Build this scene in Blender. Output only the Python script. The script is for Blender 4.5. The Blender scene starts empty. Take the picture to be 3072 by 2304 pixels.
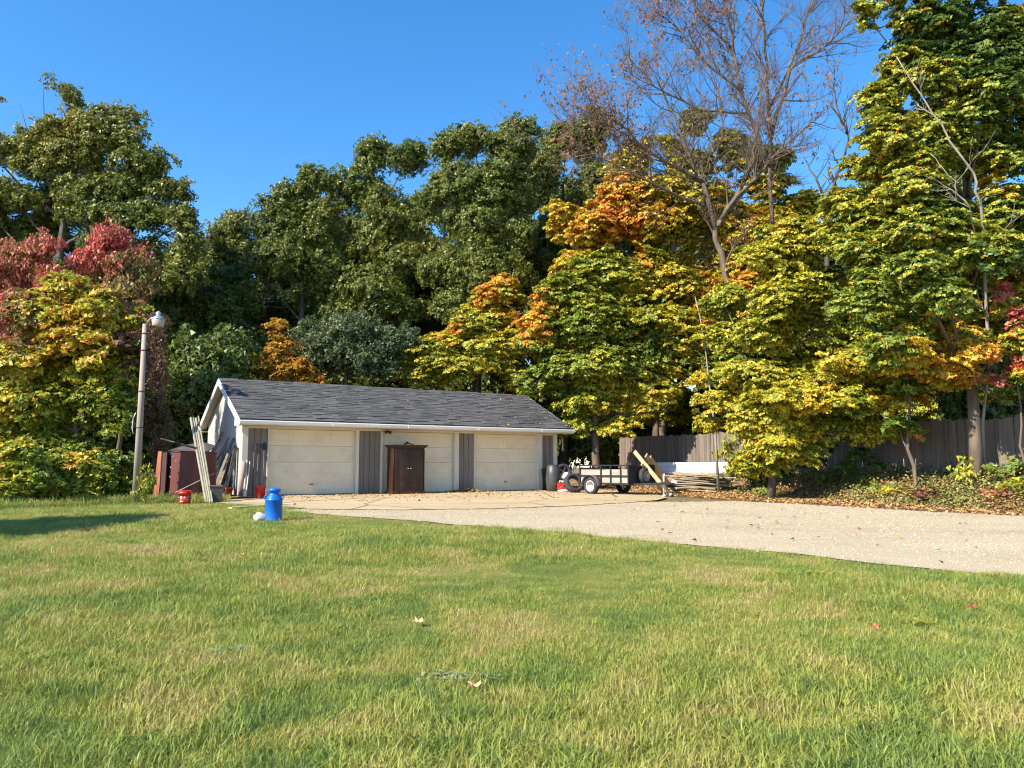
import bpy, bmesh, math, random
import numpy as np
from mathutils import Vector, Matrix

S = bpy.context.scene
COL = S.collection
rad = math.radians
random.seed(7)
RNG = np.random.default_rng(11)

# ------------------------------------------------------------------ camera
CAM_H, PITCH, FPX = 1.0, rad(6.03), 2307.0
cam_d = bpy.data.cameras.new('camera')
cam_d.sensor_width = 36.0
cam_d.lens = 36.0 * FPX / 3072.0
cam_d.clip_start, cam_d.clip_end = 0.1, 2000.0
cam = bpy.data.objects.new('camera', cam_d)
COL.objects.link(cam)
cam.location = (0, 0, CAM_H)
cam.rotation_euler = (math.pi / 2 + PITCH, 0, 0)
S.camera = cam
S.render.engine = 'CYCLES'

# ------------------------------------------------------------------ daylight
SUN_EL = rad(40.0)
SUN_AZ = math.atan2(-0.79, -0.61)          # compass angle from +Y, towards the sun (left, behind the camera)
world = bpy.data.worlds.new('World')
S.world = world
world.use_nodes = True
wn = world.node_tree
for n_ in list(wn.nodes):
    wn.nodes.remove(n_)
w_out = wn.nodes.new('ShaderNodeOutputWorld')
w_bg = wn.nodes.new('ShaderNodeBackground')
w_sky = wn.nodes.new('ShaderNodeTexSky')
w_hsv = wn.nodes.new('ShaderNodeHueSaturation')
w_sky.sky_type = 'NISHITA'
w_sky.sun_disc = False
w_sky.sun_elevation = SUN_EL
w_sky.sun_rotation = SUN_AZ
w_sky.altitude = 250
w_sky.air_density = 1.0
w_sky.dust_density = 0.3
w_sky.ozone_density = 3.0
w_hsv.inputs['Saturation'].default_value = 1.3
w_bg.inputs['Strength'].default_value = 0.135
wn.links.new(w_sky.outputs[0], w_hsv.inputs['Color'])
wn.links.new(w_hsv.outputs[0], w_bg.inputs[0])
wn.links.new(w_bg.outputs[0], w_out.inputs[0])

sun_dir = Vector((math.sin(SUN_AZ) * math.cos(SUN_EL), math.cos(SUN_AZ) * math.cos(SUN_EL), math.sin(SUN_EL)))
sun_d = bpy.data.lights.new('sun', 'SUN')
sun_d.energy = 5.0
sun_d.angle = rad(0.53)
sun_d.color = (1.0, 0.91, 0.75)
sun = bpy.data.objects.new('sun', sun_d)
COL.objects.link(sun)
sun.rotation_euler = sun_dir.to_track_quat('Z', 'Y').to_euler()
sun.location = (-20, -20, 40)

S.view_settings.view_transform = 'Standard'
S.view_settings.look = 'None'
S.view_settings.gamma = 1.0
S.view_settings.use_curve_mapping = False
S.view_settings.exposure = 1.1
S.cycles.max_bounces = 6
S.cycles.transparent_max_bounces = 4
S.cycles.sample_clamp_indirect = 4.0
S.cycles.pixel_filter_type = 'BLACKMAN_HARRIS'
S.cycles.filter_width = 1.15
S.cycles.use_denoising = True

# ------------------------------------------------------------------ survey helpers (measurements on the photograph -> metres)
_c, _s = math.cos(PITCH), math.sin(PITCH)
def ray(px, py):
    a, b = (px - 1536.0) / FPX, -(py - 1152.0) / FPX
    return np.array([a, _c - b * _s, _s + b * _c])
def P(px, py, Y):                                     # the point seen at px, py at the distance Y ahead
    r = ray(px, py)
    return np.array([0, 0, CAM_H]) + r * (Y / r[1])

FA, FD = np.array([13.6, 23.9]), np.array([-0.444, 0.896])   # the fence line
FNRM = np.array([-0.896, -0.444])                            # towards the yard
def sstep(a, b, x):
    t = np.clip((x - a) / (b - a), 0, 1)
    return t * t * (3 - 2 * t)
def fence_dist(x, y):
    return (x - FA[0]) * FNRM[0] + (y - FA[1]) * FNRM[1]
def H(x, y):                                          # ground height
    x = np.asarray(x, float); y = np.asarray(y, float)
    b = -0.6 * (1 - np.clip(y / 16.5, 0, 1)) ** 1.1
    b = b - 0.015 * np.clip(x - 4, 0, 12) - 0.02 * np.clip(-x - 7, 0, 12) * sstep(26, 20, y)
    t = sstep(3.4, 0.4, fence_dist(x, y)) * sstep(48, 42, y)
    b = b * (1 - t) + 0.6 * t
    b = b + 0.012 * np.sin(x * 1.1 + 0.5 * y) * np.sin(y * 0.9) * sstep(16, 12, y)
    return b
def Hf(x, y): return float(H(x, y))
def GND(px, py):                                      # ground point seen at px, py: walk along the sight line until it meets the ground
    r = ray(px, py)
    t = np.linspace(2, 120, 24000)
    q = np.array([0, 0, CAM_H]) + r[None] * t[:, None]
    k = int(np.argmax(q[:, 2] < H(q[:, 0], q[:, 1])))
    return np.array([q[k, 0], q[k, 1], Hf(q[k, 0], q[k, 1])])
def snoise(p, freq, seed):                            # smooth pseudo noise, about -1..1
    r = np.random.default_rng(seed)
    p = np.asarray(p) * freq
    v = 0
    for k in range(7):
        d = r.normal(size=3); d /= np.linalg.norm(d)
        v = v + np.sin(p @ d * (1 + 0.35 * k) + r.uniform(0, 6.3)) * (0.9 ** k)
    return v / 3.2

# ------------------------------------------------------------------ object helpers
def tag(o, label=None, cat=None, group=None, kind=None):
    if label: o['label'] = label
    if cat: o['category'] = cat
    if group: o['group'] = group
    if kind: o['kind'] = kind
    return o
def empty(name, loc=(0, 0, 0), rotz=0.0, label=None, cat=None, group=None, parent=None):
    o = bpy.data.objects.new(name, None)
    COL.objects.link(o)
    o.location = Vector(loc); o.rotation_euler = (0, 0, rotz)
    o.empty_display_size = 0.2
    if parent: o.parent = parent
    return tag(o, label, cat, group)
def link(name, me, parent=None, mat=None):
    o = bpy.data.objects.new(name, me)
    COL.objects.link(o)
    if parent: o.parent = parent
    if mat and not me.materials:
        for m in (mat if isinstance(mat, (list, tuple)) else [mat]):
            me.materials.append(m)
    return o
def copy_tree(o, parent=None):
    c = o.copy(); COL.objects.link(c)
    if parent: c.parent = parent
    for ch in o.children: copy_tree(ch, c)
    return c

class MB:
    """collects simple shapes into one mesh"""
    def __init__(self): self.v = []; self.f = []; self.m = []; self.sm = []; self.cur = 0
    def add(self, vs, fs, smooth=False, M=None):
        o = len(self.v)
        for p in vs:
            p = Vector(p)
            self.v.append(tuple(M @ p) if M else tuple(p))
        for f in fs:
            self.f.append([i + o for i in f]); self.m.append(self.cur); self.sm.append(smooth)
        return self
    def box(self, c, s, M=None, rot=None, ch=0.0):
        x, y, z = s[0] / 2, s[1] / 2, s[2] / 2
        T = Matrix.Translation(Vector(c))
        if rot is not None: T = T @ (rot if isinstance(rot, Matrix) else Matrix.Rotation(rot, 4, 'Z'))
        if M: T = M @ T
        if ch <= 0:
            vs = [(-x, -y, -z), (x, -y, -z), (x, y, -z), (-x, y, -z), (-x, -y, z), (x, -y, z), (x, y, z), (-x, y, z)]
            fs = [(0, 3, 2, 1), (4, 5, 6, 7), (0, 1, 5, 4), (1, 2, 6, 5), (2, 3, 7, 6), (3, 0, 4, 7)]
            return self.add(vs, fs, False, T)
        bm = bmesh.new(); bmesh.ops.create_cube(bm, size=1.0)
        for v in bm.verts: v.co = Vector((v.co.x * s[0], v.co.y * s[1], v.co.z * s[2]))
        bmesh.ops.bevel(bm, geom=bm.edges[:], offset=ch, segments=1, affect='EDGES')
        bm.verts.ensure_lookup_table(); bm.verts.index_update()
        self.add([v.co.copy() for v in bm.verts], [[v.index for v in f.verts] for f in bm.faces], False, T)
        bm.free(); return self
    def tube(self, path, r, n=8, cap=True, smooth=True, M=None):
        path = [Vector(p) for p in path]
        if not hasattr(r, '__len__'): r = [r] * len(path)
        vs, fs = [], []
        up = Vector((0.13, 0.21, 1)).normalized()
        for i, p in enumerate(path):
            d = (path[min(i + 1, len(path) - 1)] - path[max(i - 1, 0)])
            d = d.normalized() if d.length > 1e-9 else Vector((0, 0, 1))
            a = d.cross(up if abs(d.dot(up)) < 0.95 else Vector((1, 0.1, 0))).normalized()
            b = d.cross(a)
            for k in range(n):
                t = 2 * math.pi * k / n
                vs.append(p + (a * math.cos(t) + b * math.sin(t)) * r[i])
        for i in range(len(path) - 1):
            for k in range(n):
                k2 = (k + 1) % n
                fs.append((i * n + k, i * n + k2, (i + 1) * n + k2, (i + 1) * n + k))
        if cap:
            fs.append(tuple(range(n))[::-1]); fs.append(tuple((len(path) - 1) * n + k for k in range(n)))
        return self.add(vs, fs, smooth, M)
    def lathe(self, prof, n=24, M=None, smooth=True, cap=True):
        vs, fs = [], []
        for (r, z) in prof:
            for k in range(n):
                t = 2 * math.pi * k / n
                vs.append((r * math.cos(t), r * math.sin(t), z))
        for i in range(len(prof) - 1):
            for k in range(n):
                k2 = (k + 1) % n
                fs.append((i * n + k, i * n + k2, (i + 1) * n + k2, (i + 1) * n + k))
        if cap:
            if prof[0][0] > 1e-4: fs.append(tuple(range(n))[::-1])
            if prof[-1][0] > 1e-4: fs.append(tuple((len(prof) - 1) * n + k for k in range(n)))
        return self.add(vs, fs, smooth, M)
    def beam(self, a, b, w, t, M=None, roll=0.0):          # plank from a to b, w wide, t thick
        a, b = Vector(a), Vector(b)
        d = b - a
        q = d.to_track_quat('X', 'Z').to_matrix().to_4x4()
        T = Matrix.Translation((a + b) / 2) @ q @ Matrix.Rotation(roll, 4, 'X')
        if M: T = M @ T
        return self.box((0, 0, 0), (d.length, w, t), T)
    def build(self, name, mat, parent=None, loc=None):
        me = bpy.data.meshes.new(name)
        me.from_pydata(self.v, [], self.f)
        for m in (mat if isinstance(mat, (list, tuple)) else [mat]): me.materials.append(m)
        me.polygons.foreach_set('material_index', self.m)
        me.polygons.foreach_set('use_smooth', self.sm)
        me.update()
        o = link(name, me, parent)
        if loc is not None: o.location = Vector(loc)
        return o

def np_mesh(name, co, faces_n, idx, mats, tint=None, smooth=False):
    """mesh of equal sided faces from numpy arrays; tint is a pigment colour for each face"""
    me = bpy.data.meshes.new(name)
    nf = len(idx) // faces_n
    me.vertices.add(len(co)); me.vertices.foreach_set('co', np.ascontiguousarray(co, np.float32).ravel())
    me.loops.add(len(idx)); me.loops.foreach_set('vertex_index', np.ascontiguousarray(idx, np.int32))
    me.polygons.add(nf); me.polygons.foreach_set('loop_start', np.arange(0, nf * faces_n, faces_n, dtype=np.int32))
    if smooth: me.polygons.foreach_set('use_smooth', np.ones(nf, bool))
    if tint is not None:
        at = me.attributes.new('tint', 'FLOAT_COLOR', 'FACE')
        c4 = np.ones((nf, 4), np.float32); c4[:, :3] = tint
        at.data.foreach_set('color', c4.ravel())
    for m in (mats if isinstance(mats, (list, tuple)) else [mats]): me.materials.append(m)
    me.update(calc_edges=True)
    return me

# ------------------------------------------------------------------ materials
def nodes_of(m):
    m.use_nodes = True
    nt = m.node_tree
    return nt, nt.nodes, nt.links, nt.nodes['Principled BSDF']
def ramp(nt, fac, stops):
    r = nt.nodes.new('ShaderNodeValToRGB')
    el = r.color_ramp.elements
    while len(el) < len(stops): el.new(0.5)
    for e, (p, c) in zip(el, stops):
        e.position = p; e.color = (c[0], c[1], c[2], 1)
    nt.links.new(fac, r.inputs[0])
    return r
def noise(nt, vec, scale, detail=4, rough=0.55, dist=0.0):
    n = nt.nodes.new('ShaderNodeTexNoise')
    n.inputs['Scale'].default_value = scale; n.inputs['Detail'].default_value = detail
    n.inputs['Roughness'].default_value = rough; n.inputs['Distortion'].default_value = dist
    nt.links.new(vec, n.inputs['Vector'])
    return n
def mixc(nt, fac, a, b, mode='MIX'):
    m = nt.nodes.new('ShaderNodeMix'); m.data_type = 'RGBA'; m.blend_type = mode
    for s, v in ((0, fac), (6, a), (7, b)):
        if isinstance(v, (int, float)): m.inputs[s].default_value = v
        elif isinstance(v, (tuple, list)): m.inputs[s].default_value = (v[0], v[1], v[2], 1)
        else: nt.links.new(v, m.inputs[s])
    return m.outputs[2]
def mth(nt, op, a, b=None):
    m = nt.nodes.new('ShaderNodeMath'); m.operation = op
    for s, v in ((0, a), (1, b)):
        if v is None: continue
        if isinstance(v, (int, float)): m.inputs[s].default_value = v
        else: nt.links.new(v, m.inputs[s])
    return m.outputs[0]
def obj_vec(nt, stretch=(1, 1, 1)):
    """object coordinates, shifted by a random amount for each object"""
    tc = nt.nodes.new('ShaderNodeTexCoord'); oi = nt.nodes.new('ShaderNodeObjectInfo')
    mp = nt.nodes.new('ShaderNodeMapping'); mp.inputs['Scale'].default_value = stretch
    nt.links.new(tc.outputs['Object'], mp.inputs['Vector'])
    cb = nt.nodes.new('ShaderNodeCombineXYZ')
    k = mth(nt, 'MULTIPLY', oi.outputs['Random'], 37.0)
    for i in range(3): nt.links.new(k, cb.inputs[i])
    ad = nt.nodes.new('ShaderNodeVectorMath'); ad.operation = 'ADD'
    nt.links.new(mp.outputs[0], ad.inputs[0]); nt.links.new(cb.outputs[0], ad.inputs[1])
    return ad.outputs[0], oi.outputs['Random']
def pmat(name, c1, c2, scale=6, rough=0.7, stretch=(1, 1, 1), bump=0.0, spots=None, spot_scale=3.0, spot_at=(0.58, 0.7), vary=0.0, metal=0.0, spec=0.4, bscale=None):
    m = bpy.data.materials.new(name)
    nt, N, L, B = nodes_of(m)
    vec, rnd = obj_vec(nt, stretch)
    n = noise(nt, vec, scale, 6, 0.6)
    col = ramp(nt, n.outputs[0], [(0.3, c1), (0.7, c2)]).outputs[0]
    if spots:
        s = noise(nt, vec, spot_scale, 8, 0.65, 0.4)
        k = ramp(nt, s.outputs[0], [(spot_at[0], (0, 0, 0)), (spot_at[1], (1, 1, 1))]).outputs[0]
        col = mixc(nt, k, col, spots)
    if vary:
        v = mth(nt, 'ADD', mth(nt, 'MULTIPLY', rnd, vary * 2), 1 - vary)
        cb = nt.nodes.new('ShaderNodeCombineColor')
        for i in range(3): L.new(v, cb.inputs[i])
        col = mixc(nt, 1.0, col, cb.outputs[0], 'MULTIPLY')
    L.new(col, B.inputs['Base Color'])
    B.inputs['Roughness'].default_value = rough; B.inputs['Metallic'].default_value = metal
    B.inputs['Specular IOR Level'].default_value = spec
    if bump:
        bn = noise(nt, vec, bscale or scale * 3, 6, 0.65)
        b = nt.nodes.new('ShaderNodeBump'); b.inputs['Strength'].default_value = bump; b.inputs['Distance'].default_value = 0.01
        L.new(bn.outputs[0], b.inputs['Height']); L.new(b.outputs[0], B.inputs['Normal'])
    return m
def leaf_mat(name, trans=0.3, rough=0.45, spec=0.35):
    """leaf pigment comes from the face attribute 'tint'"""
    m = bpy.data.materials.new(name)
    nt, N, L, B = nodes_of(m)
    at = N.new('ShaderNodeAttribute'); at.attribute_name = 'tint'
    L.new(at.outputs['Color'], B.inputs['Base Color'])
    B.inputs['Roughness'].default_value = rough
    B.inputs['Specular IOR Level'].default_value = spec
    tr = N.new('ShaderNodeBsdfTranslucent')
    gm = N.new('ShaderNodeGamma'); gm.inputs[1].default_value = 0.85
    L.new(at.outputs['Color'], gm.inputs[0]); L.new(gm.outputs[0], tr.inputs['Color'])
    mx = N.new('ShaderNodeMixShader'); mx.inputs[0].default_value = trans
    L.new(B.outputs[0], mx.inputs[1]); L.new(tr.outputs[0], mx.inputs[2])
    L.new(mx.outputs[0], N['Material Output'].inputs['Surface'])
    return m

M = {}
M['leaf'] = leaf_mat('leaf', 0.27)
M['leaf_soft'] = leaf_mat('leaf_soft', 0.4, 0.6, 0.2)
M['litter'] = leaf_mat('litter', 0.05, 0.8, 0.15)
M['bark'] = pmat('bark', (0.035, 0.028, 0.022), (0.12, 0.1, 0.085), 5, 0.9, (1, 1, 0.25), 0.6, spots=(0.16, 0.16, 0.14), spot_scale=2)
M['bark_pale'] = pmat('bark_pale', (0.2, 0.175, 0.15), (0.36, 0.33, 0.29), 4, 0.9, (1, 1, 0.3), 0.5, spots=(0.11, 0.09, 0.075))
M['bark_brown'] = pmat('bark_brown', (0.07, 0.05, 0.038), (0.19, 0.14, 0.105), 5, 0.9, (1, 1, 0.3), 0.5)
M['siding'] = pmat('siding', (0.17, 0.135, 0.112), (0.215, 0.178, 0.15), 9, 0.75, (1, 1, 0.08), 0.15, vary=0.08, spots=(0.13, 0.115, 0.105), spot_scale=2.2)
M['siding_pale'] = pmat('siding_pale', (0.36, 0.355, 0.34), (0.46, 0.45, 0.43), 9, 0.75, (1, 1, 0.08), 0.15, vary=0.06, spots=(0.3, 0.29, 0.27), spot_scale=2.2)
M['trim'] = pmat('trim', (0.56, 0.51, 0.42), (0.66, 0.61, 0.52), 3, 0.55, (1, 1, 0.3), 0.03, spots=(0.5, 0.45, 0.37), spot_scale=2, spot_at=(0.6, 0.8))
M['white'] = pmat('white', (0.76, 0.76, 0.75), (0.82, 0.82, 0.81), 2, 0.4, spots=(0.62, 0.6, 0.55), spot_scale=3, spot_at=(0.62, 0.85))
M['door'] = pmat('door', (0.72, 0.61, 0.44), (0.78, 0.67, 0.5), 1.3, 0.6, (1, 1, 1), 0.05, spots=(0.64, 0.53, 0.37), spot_scale=1.4, spot_at=(0.5, 0.72), vary=0.04)
M['rubber'] = pmat('rubber', (0.018, 0.018, 0.02), (0.05, 0.05, 0.052), 6, 0.8, bump=0.2, spots=(0.09, 0.085, 0.07), spot_scale=3)
M['black'] = pmat('black', (0.012, 0.012, 0.014), (0.03, 0.03, 0.032), 5, 0.5, spots=(0.06, 0.05, 0.04))
M['black_plastic'] = pmat('black_plastic', (0.035, 0.036, 0.038), (0.06, 0.06, 0.062), 3, 0.45, spots=(0.12, 0.11, 0.1), spot_scale=2.5)
M['galv'] = pmat('galv', (0.3, 0.31, 0.33), (0.4, 0.42, 0.44), 9, 0.4, metal=0.6)
M['steel'] = pmat('steel', (0.6, 0.6, 0.6), (0.75, 0.75, 0.75), 8, 0.35, metal=0.3, spots=(0.3, 0.25, 0.2), spot_scale=9)
M['concrete_pole'] = pmat('concrete_pole', (0.27, 0.22, 0.18), (0.36, 0.3, 0.25), 3, 0.85, (1, 1, 0.4), 0.2, spots=(0.25, 0.22, 0.18), spot_scale=1.2)
M['lens'] = pmat('lens', (0.4, 0.32, 0.27), (0.46, 0.38, 0.33), 4, 0.25)
M['rust'] = pmat('rust', (0.095, 0.023, 0.02), (0.14, 0.036, 0.026), 2.2, 0.6, (1, 1, 0.6), 0.15, spots=(0.3, 0.1, 0.045), spot_scale=1.6, spot_at=(0.55, 0.72))
M['rust_orange'] = pmat('rust_orange', (0.2, 0.055, 0.035), (0.36, 0.13, 0.06), 3.5, 0.75, (1, 1, 0.5), 0.2, spots=(0.1, 0.03, 0.025), spot_scale=2)
M['dark_metal'] = pmat('dark_metal', (0.06, 0.045, 0.05), (0.11, 0.085, 0.085), 3, 0.6, spots=(0.18, 0.1, 0.07))
M['red'] = pmat('red', (0.52, 0.02, 0.015), (0.62, 0.04, 0.025), 4, 0.4, spots=(0.6, 0.3, 0.25), spot_scale=5, spot_at=(0.64, 0.8))
M['blue'] = pmat('blue', (0.004, 0.1, 0.42), (0.006, 0.13, 0.5), 3, 0.35, bump=0.04, spots=(0.01, 0.09, 0.32), spot_scale=3, spot_at=(0.6, 0.85))
M['armoire'] = pmat('armoire', (0.026, 0.01, 0.006), (0.05, 0.02, 0.011), 7, 0.45, (1, 1, 0.12), 0.1, spots=(0.09, 0.04, 0.02), spot_scale=3)
M['old_wood'] = pmat('old_wood', (0.23, 0.19, 0.16), (0.4, 0.34, 0.295), 6, 0.9, (0.12, 1, 1), 0.3, spots=(0.18, 0.14, 0.12), spot_scale=2.5, vary=0.12)
M['plank'] = pmat('plank', (0.2, 0.14, 0.08), (0.37, 0.28, 0.175), 7, 0.9, (0.1, 1, 1), 0.3, spots=(0.14, 0.1, 0.06), spot_scale=2.0, vary=0.25)
M['new_wood'] = pmat('new_wood', (0.5, 0.36, 0.19), (0.64, 0.5, 0.31), 6, 0.8, (0.1, 1, 1), 0.2, spots=(0.34, 0.22, 0.1), spot_scale=4, vary=0.1)
M['fence'] = pmat('fence', (0.125, 0.098, 0.078), (0.225, 0.18, 0.148), 9, 0.95, (1, 1, 0.07), 0.3, spots=(0.09, 0.072, 0.06), spot_scale=1.8, vary=0.22)
M['cream_metal'] = pmat('cream_metal', (0.26, 0.245, 0.18), (0.36, 0.34, 0.26), 2, 0.45, spots=(0.4, 0.36, 0.28))
M['soffit'] = pmat('soffit', (0.55, 0.51, 0.44), (0.62, 0.58, 0.5), 2, 0.7)
M['rug'] = pmat('rug', (0.3, 0.2, 0.19), (0.46, 0.34, 0.3), 20, 0.95, (1, 1, 1), 0.4)
M['stone'] = pmat('stone', (0.3, 0.28, 0.24), (0.5, 0.47, 0.42), 5, 0.9, bump=0.4)
M['green_plastic'] = pmat('green_plastic', (0.05, 0.16, 0.06), (0.08, 0.22, 0.09), 8, 0.6)

def shingle_mat():
    m = bpy.data.materials.new('shingle')
    nt, N, L, B = nodes_of(m)
    g = N.new('ShaderNodeNewGeometry'); oi = N.new('ShaderNodeObjectInfo')
    v = mth(nt, 'FRACT', mth(nt, 'ADD', g.outputs['Random Per Island'], oi.outputs['Random']))
    col = ramp(nt, v, [(0.0, (0.048, 0.048, 0.05)), (0.3, (0.066, 0.066, 0.068)), (0.6, (0.08, 0.08, 0.082)), (1.0, (0.1, 0.099, 0.1))]).outputs[0]
    tc = N.new('ShaderNodeTexCoord')
    n = noise(nt, g.outputs['Position'], 55, 3, 0.7)
    k = ramp(nt, n.outputs[0], [(0.3, (0.7, 0.7, 0.7)), (0.72, (1.35, 1.35, 1.35))]).outputs[0]
    L.new(mixc(nt, 1.0, col, k, 'MULTIPLY'), B.inputs['Base Color'])
    B.inputs['Roughness'].default_value = 0.85
    B.inputs['Specular IOR Level'].default_value = 0.3
    b = N.new('ShaderNodeBump'); b.inputs['Strength'].default_value = 0.4; b.inputs['Distance'].default_value = 0.006
    L.new(n.outputs[0], b.inputs['Height']); L.new(b.outputs[0], B.inputs['Normal'])
    return m
M['shingle'] = shingle_mat()

def lawn_patches(nt):
    """where the lawn is dry and where it is lush: 0 dry .. 1 lush, from the place on the ground"""
    g = nt.nodes.new('ShaderNodeNewGeometry')
    mp = nt.nodes.new('ShaderNodeMapping'); mp.inputs['Scale'].default_value = (0.8, 1.0, 0.0)
    nt.links.new(g.outputs['Position'], mp.inputs['Vector'])
    a = noise(nt, mp.outputs[0], 0.85, 3, 0.6, 0.8)
    b = noise(nt, mp.outputs[0], 3.0, 5, 0.7, 0.8)
    v = mth(nt, 'ADD', mth(nt, 'MULTIPLY', a.outputs[0], 0.7), mth(nt, 'MULTIPLY', b.outputs[0], 0.55))
    return mth(nt, 'SUBTRACT', v, 0.125)
def lawn_ground_mat():
    m = bpy.data.materials.new('lawn_ground')
    nt, N, L, B = nodes_of(m)
    v = lawn_patches(nt)
    col = ramp(nt, v, [(0.27, (0.3, 0.235, 0.105)), (0.38, (0.25, 0.22, 0.075)), (0.48, (0.19, 0.2, 0.05)), (0.6, (0.125, 0.16, 0.036))]).outputs[0]
    g = N.new('ShaderNodeNewGeometry')
    n = noise(nt, g.outputs['Position'], 70, 4, 0.7)
    k = ramp(nt, n.outputs[0], [(0.3, (0.55, 0.55, 0.55)), (0.7, (1.4, 1.4, 1.4))]).outputs[0]
    L.new(mixc(nt, 1.0, col, k, 'MULTIPLY'), B.inputs['Base Color'])
    B.inputs['Roughness'].default_value = 1.0; B.inputs['Specular IOR Level'].default_value = 0.1
    b = N.new('ShaderNodeBump'); b.inputs['Strength'].default_value = 0.8; b.inputs['Distance'].default_value = 0.03
    L.new(n.outputs[0], b.inputs['Height']); L.new(b.outputs[0], B.inputs['Normal'])
    return m
M['lawn_ground'] = lawn_ground_mat()
M['felt'] = pmat('felt', (0.02, 0.02, 0.022), (0.035, 0.035, 0.038), 30, 0.9)
def blade_mat():
    m = bpy.data.materials.new('grass_blade')
    nt, N, L, B = nodes_of(m)
    v = lawn_patches(nt)
    g = N.new('ShaderNodeNewGeometry'); oi = N.new('ShaderNodeObjectInfo')
    r = mth(nt, 'FRACT', mth(nt, 'ADD', g.outputs['Random Per Island'], oi.outputs['Random']))
    v2 = mth(nt, 'ADD', v, mth(nt, 'MULTIPLY', mth(nt, 'SUBTRACT', r, 0.5), 0.16))
    col = ramp(nt, v2, [(0.3, (0.47, 0.38, 0.17)), (0.385, (0.41, 0.36, 0.12)), (0.455, (0.345, 0.345, 0.075)), (0.535, (0.25, 0.31, 0.06)), (0.63, (0.16, 0.23, 0.058))]).outputs[0]
    L.new(col, B.inputs['Base Color'])
    B.inputs['Roughness'].default_value = 0.5; B.inputs['Specular IOR Level'].default_value = 0.3
    tr = N.new('ShaderNodeBsdfTranslucent'); L.new(col, tr.inputs['Color'])
    mx = N.new('ShaderNodeMixShader'); mx.inputs[0].default_value = 0.3
    L.new(B.outputs[0], mx.inputs[1]); L.new(tr.outputs[0], mx.inputs[2])
    L.new(mx.outputs[0], N['Material Output'].inputs['Surface'])
    return m
M['blade'] = blade_mat()
def ground_mat(name, stops, big, fine, stains=None, bump=0.5, cracks=False, fstr=(0.75, 1.25)):
    m = bpy.data.materials.new(name)
    nt, N, L, B = nodes_of(m)
    g = N.new('ShaderNodeNewGeometry')
    mp = N.new('ShaderNodeMapping'); mp.inputs['Rotation'].default_value = (0, 0, rad(-32)); mp.inputs['Scale'].default_value = (0.45, 1, 1)
    L.new(g.outputs['Position'], mp.inputs['Vector'])
    a = noise(nt, mp.outputs[0], big, 5, 0.6, 0.3)
    col = ramp(nt, a.outputs[0], stops).outputs[0]
    if stains:
        s = noise(nt, mp.outputs[0], 0.55, 5, 0.6, 0.6)
        k = ramp(nt, s.outputs[0], [(0.55, (0, 0, 0)), (0.72, (1, 1, 1))]).outputs[0]
        col = mixc(nt, k, col, stains)
    n = noise(nt, g.outputs['Position'], fine, 3, 0.75)
    k2 = ramp(nt, n.outputs[0], [(0.25, (fstr[0],) * 3), (0.75, (fstr[1],) * 3)]).outputs[0]
    col = mixc(nt, 1.0, col, k2, 'MULTIPLY')
    if cracks:
        vo = N.new('ShaderNodeTexVoronoi'); vo.feature = 'DISTANCE_TO_EDGE'; vo.inputs['Scale'].default_value = 0.33
        nn = noise(nt, g.outputs['Position'], 1.5, 4)
        wv = mixc(nt, 0.12, g.outputs['Position'], nn.outputs[1])
        L.new(wv, vo.inputs['Vector'])
        k3 = ramp(nt, vo.outputs['Distance'], [(0.004, (0.45, 0.4, 0.33)), (0.012, (1, 1, 1))]).outputs[0]
        col = mixc(nt, 1.0, col, k3, 'MULTIPLY')
    L.new(col, B.inputs['Base Color'])
    B.inputs['Roughness'].default_value = 0.95; B.inputs['Specular IOR Level'].default_value = 0.15
    b = N.new('ShaderNodeBump'); b.inputs['Strength'].default_value = bump; b.inputs['Distance'].default_value = 0.02
    L.new(n.outputs[0], b.inputs['Height']); L.new(b.outputs[0], B.inputs['Normal'])
    return m
M['gravel'] = ground_mat('gravel_ground', [(0.3, (0.35, 0.288, 0.195)), (0.5, (0.395, 0.328, 0.228)), (0.75, (0.43, 0.365, 0.262))], 0.8, 45, stains=(0.33, 0.24, 0.17), bump=0.5, fstr=(0.74, 1.2))
M['concrete'] = ground_mat('concrete', [(0.3, (0.35, 0.262, 0.148)), (0.5, (0.41, 0.318, 0.195)), (0.75, (0.44, 0.355, 0.23))], 0.7, 25, stains=(0.4, 0.23, 0.075), bump=0.2, cracks=True, fstr=(0.88, 1.1))
M['forest_floor'] = ground_mat('forest_floor', [(0.3, (0.11, 0.08, 0.045)), (0.55, (0.21, 0.15, 0.08)), (0.75, (0.3, 0.21, 0.11))], 2.0, 30, bump=0.9, fstr=(0.5, 1.4))
M['pebble'] = pmat('pebble', (0.34, 0.28, 0.19), (0.43, 0.36, 0.255), 30, 0.9, vary=0.22)

# ================================================================== GROUND
def grid_axis(a, b, fine_a, fine_b, fine, coarse):
    return np.unique(np.round(np.concatenate([np.arange(a, fine_a, coarse), np.arange(fine_a, fine_b, fine), np.arange(fine_b, b + coarse, coarse)]), 4))
gx, gy = grid_axis(-260, 260, -22, 22, 0.45, 14), grid_axis(-60, 420, -2, 46, 0.45, 14)
X_, Y_ = np.meshgrid(gx, gy, indexing='ij')
Z_ = H(X_, Y_) - 0.02
nX, nY = len(gx), len(gy)
ii = (np.arange(nX - 1)[:, None] * nY + np.arange(nY - 1)[None, :]).ravel()
quad = np.stack([ii, ii + nY, ii + nY + 1, ii + 1], 1).ravel()
ground = link('ground', np_mesh('ground', np.stack([X_, Y_, Z_], -1).reshape(-1, 3), 4, quad, M['forest_floor'], smooth=True))
tag(ground, 'brown leaf covered woodland ground round the yard', None, None, 'structure')

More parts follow.
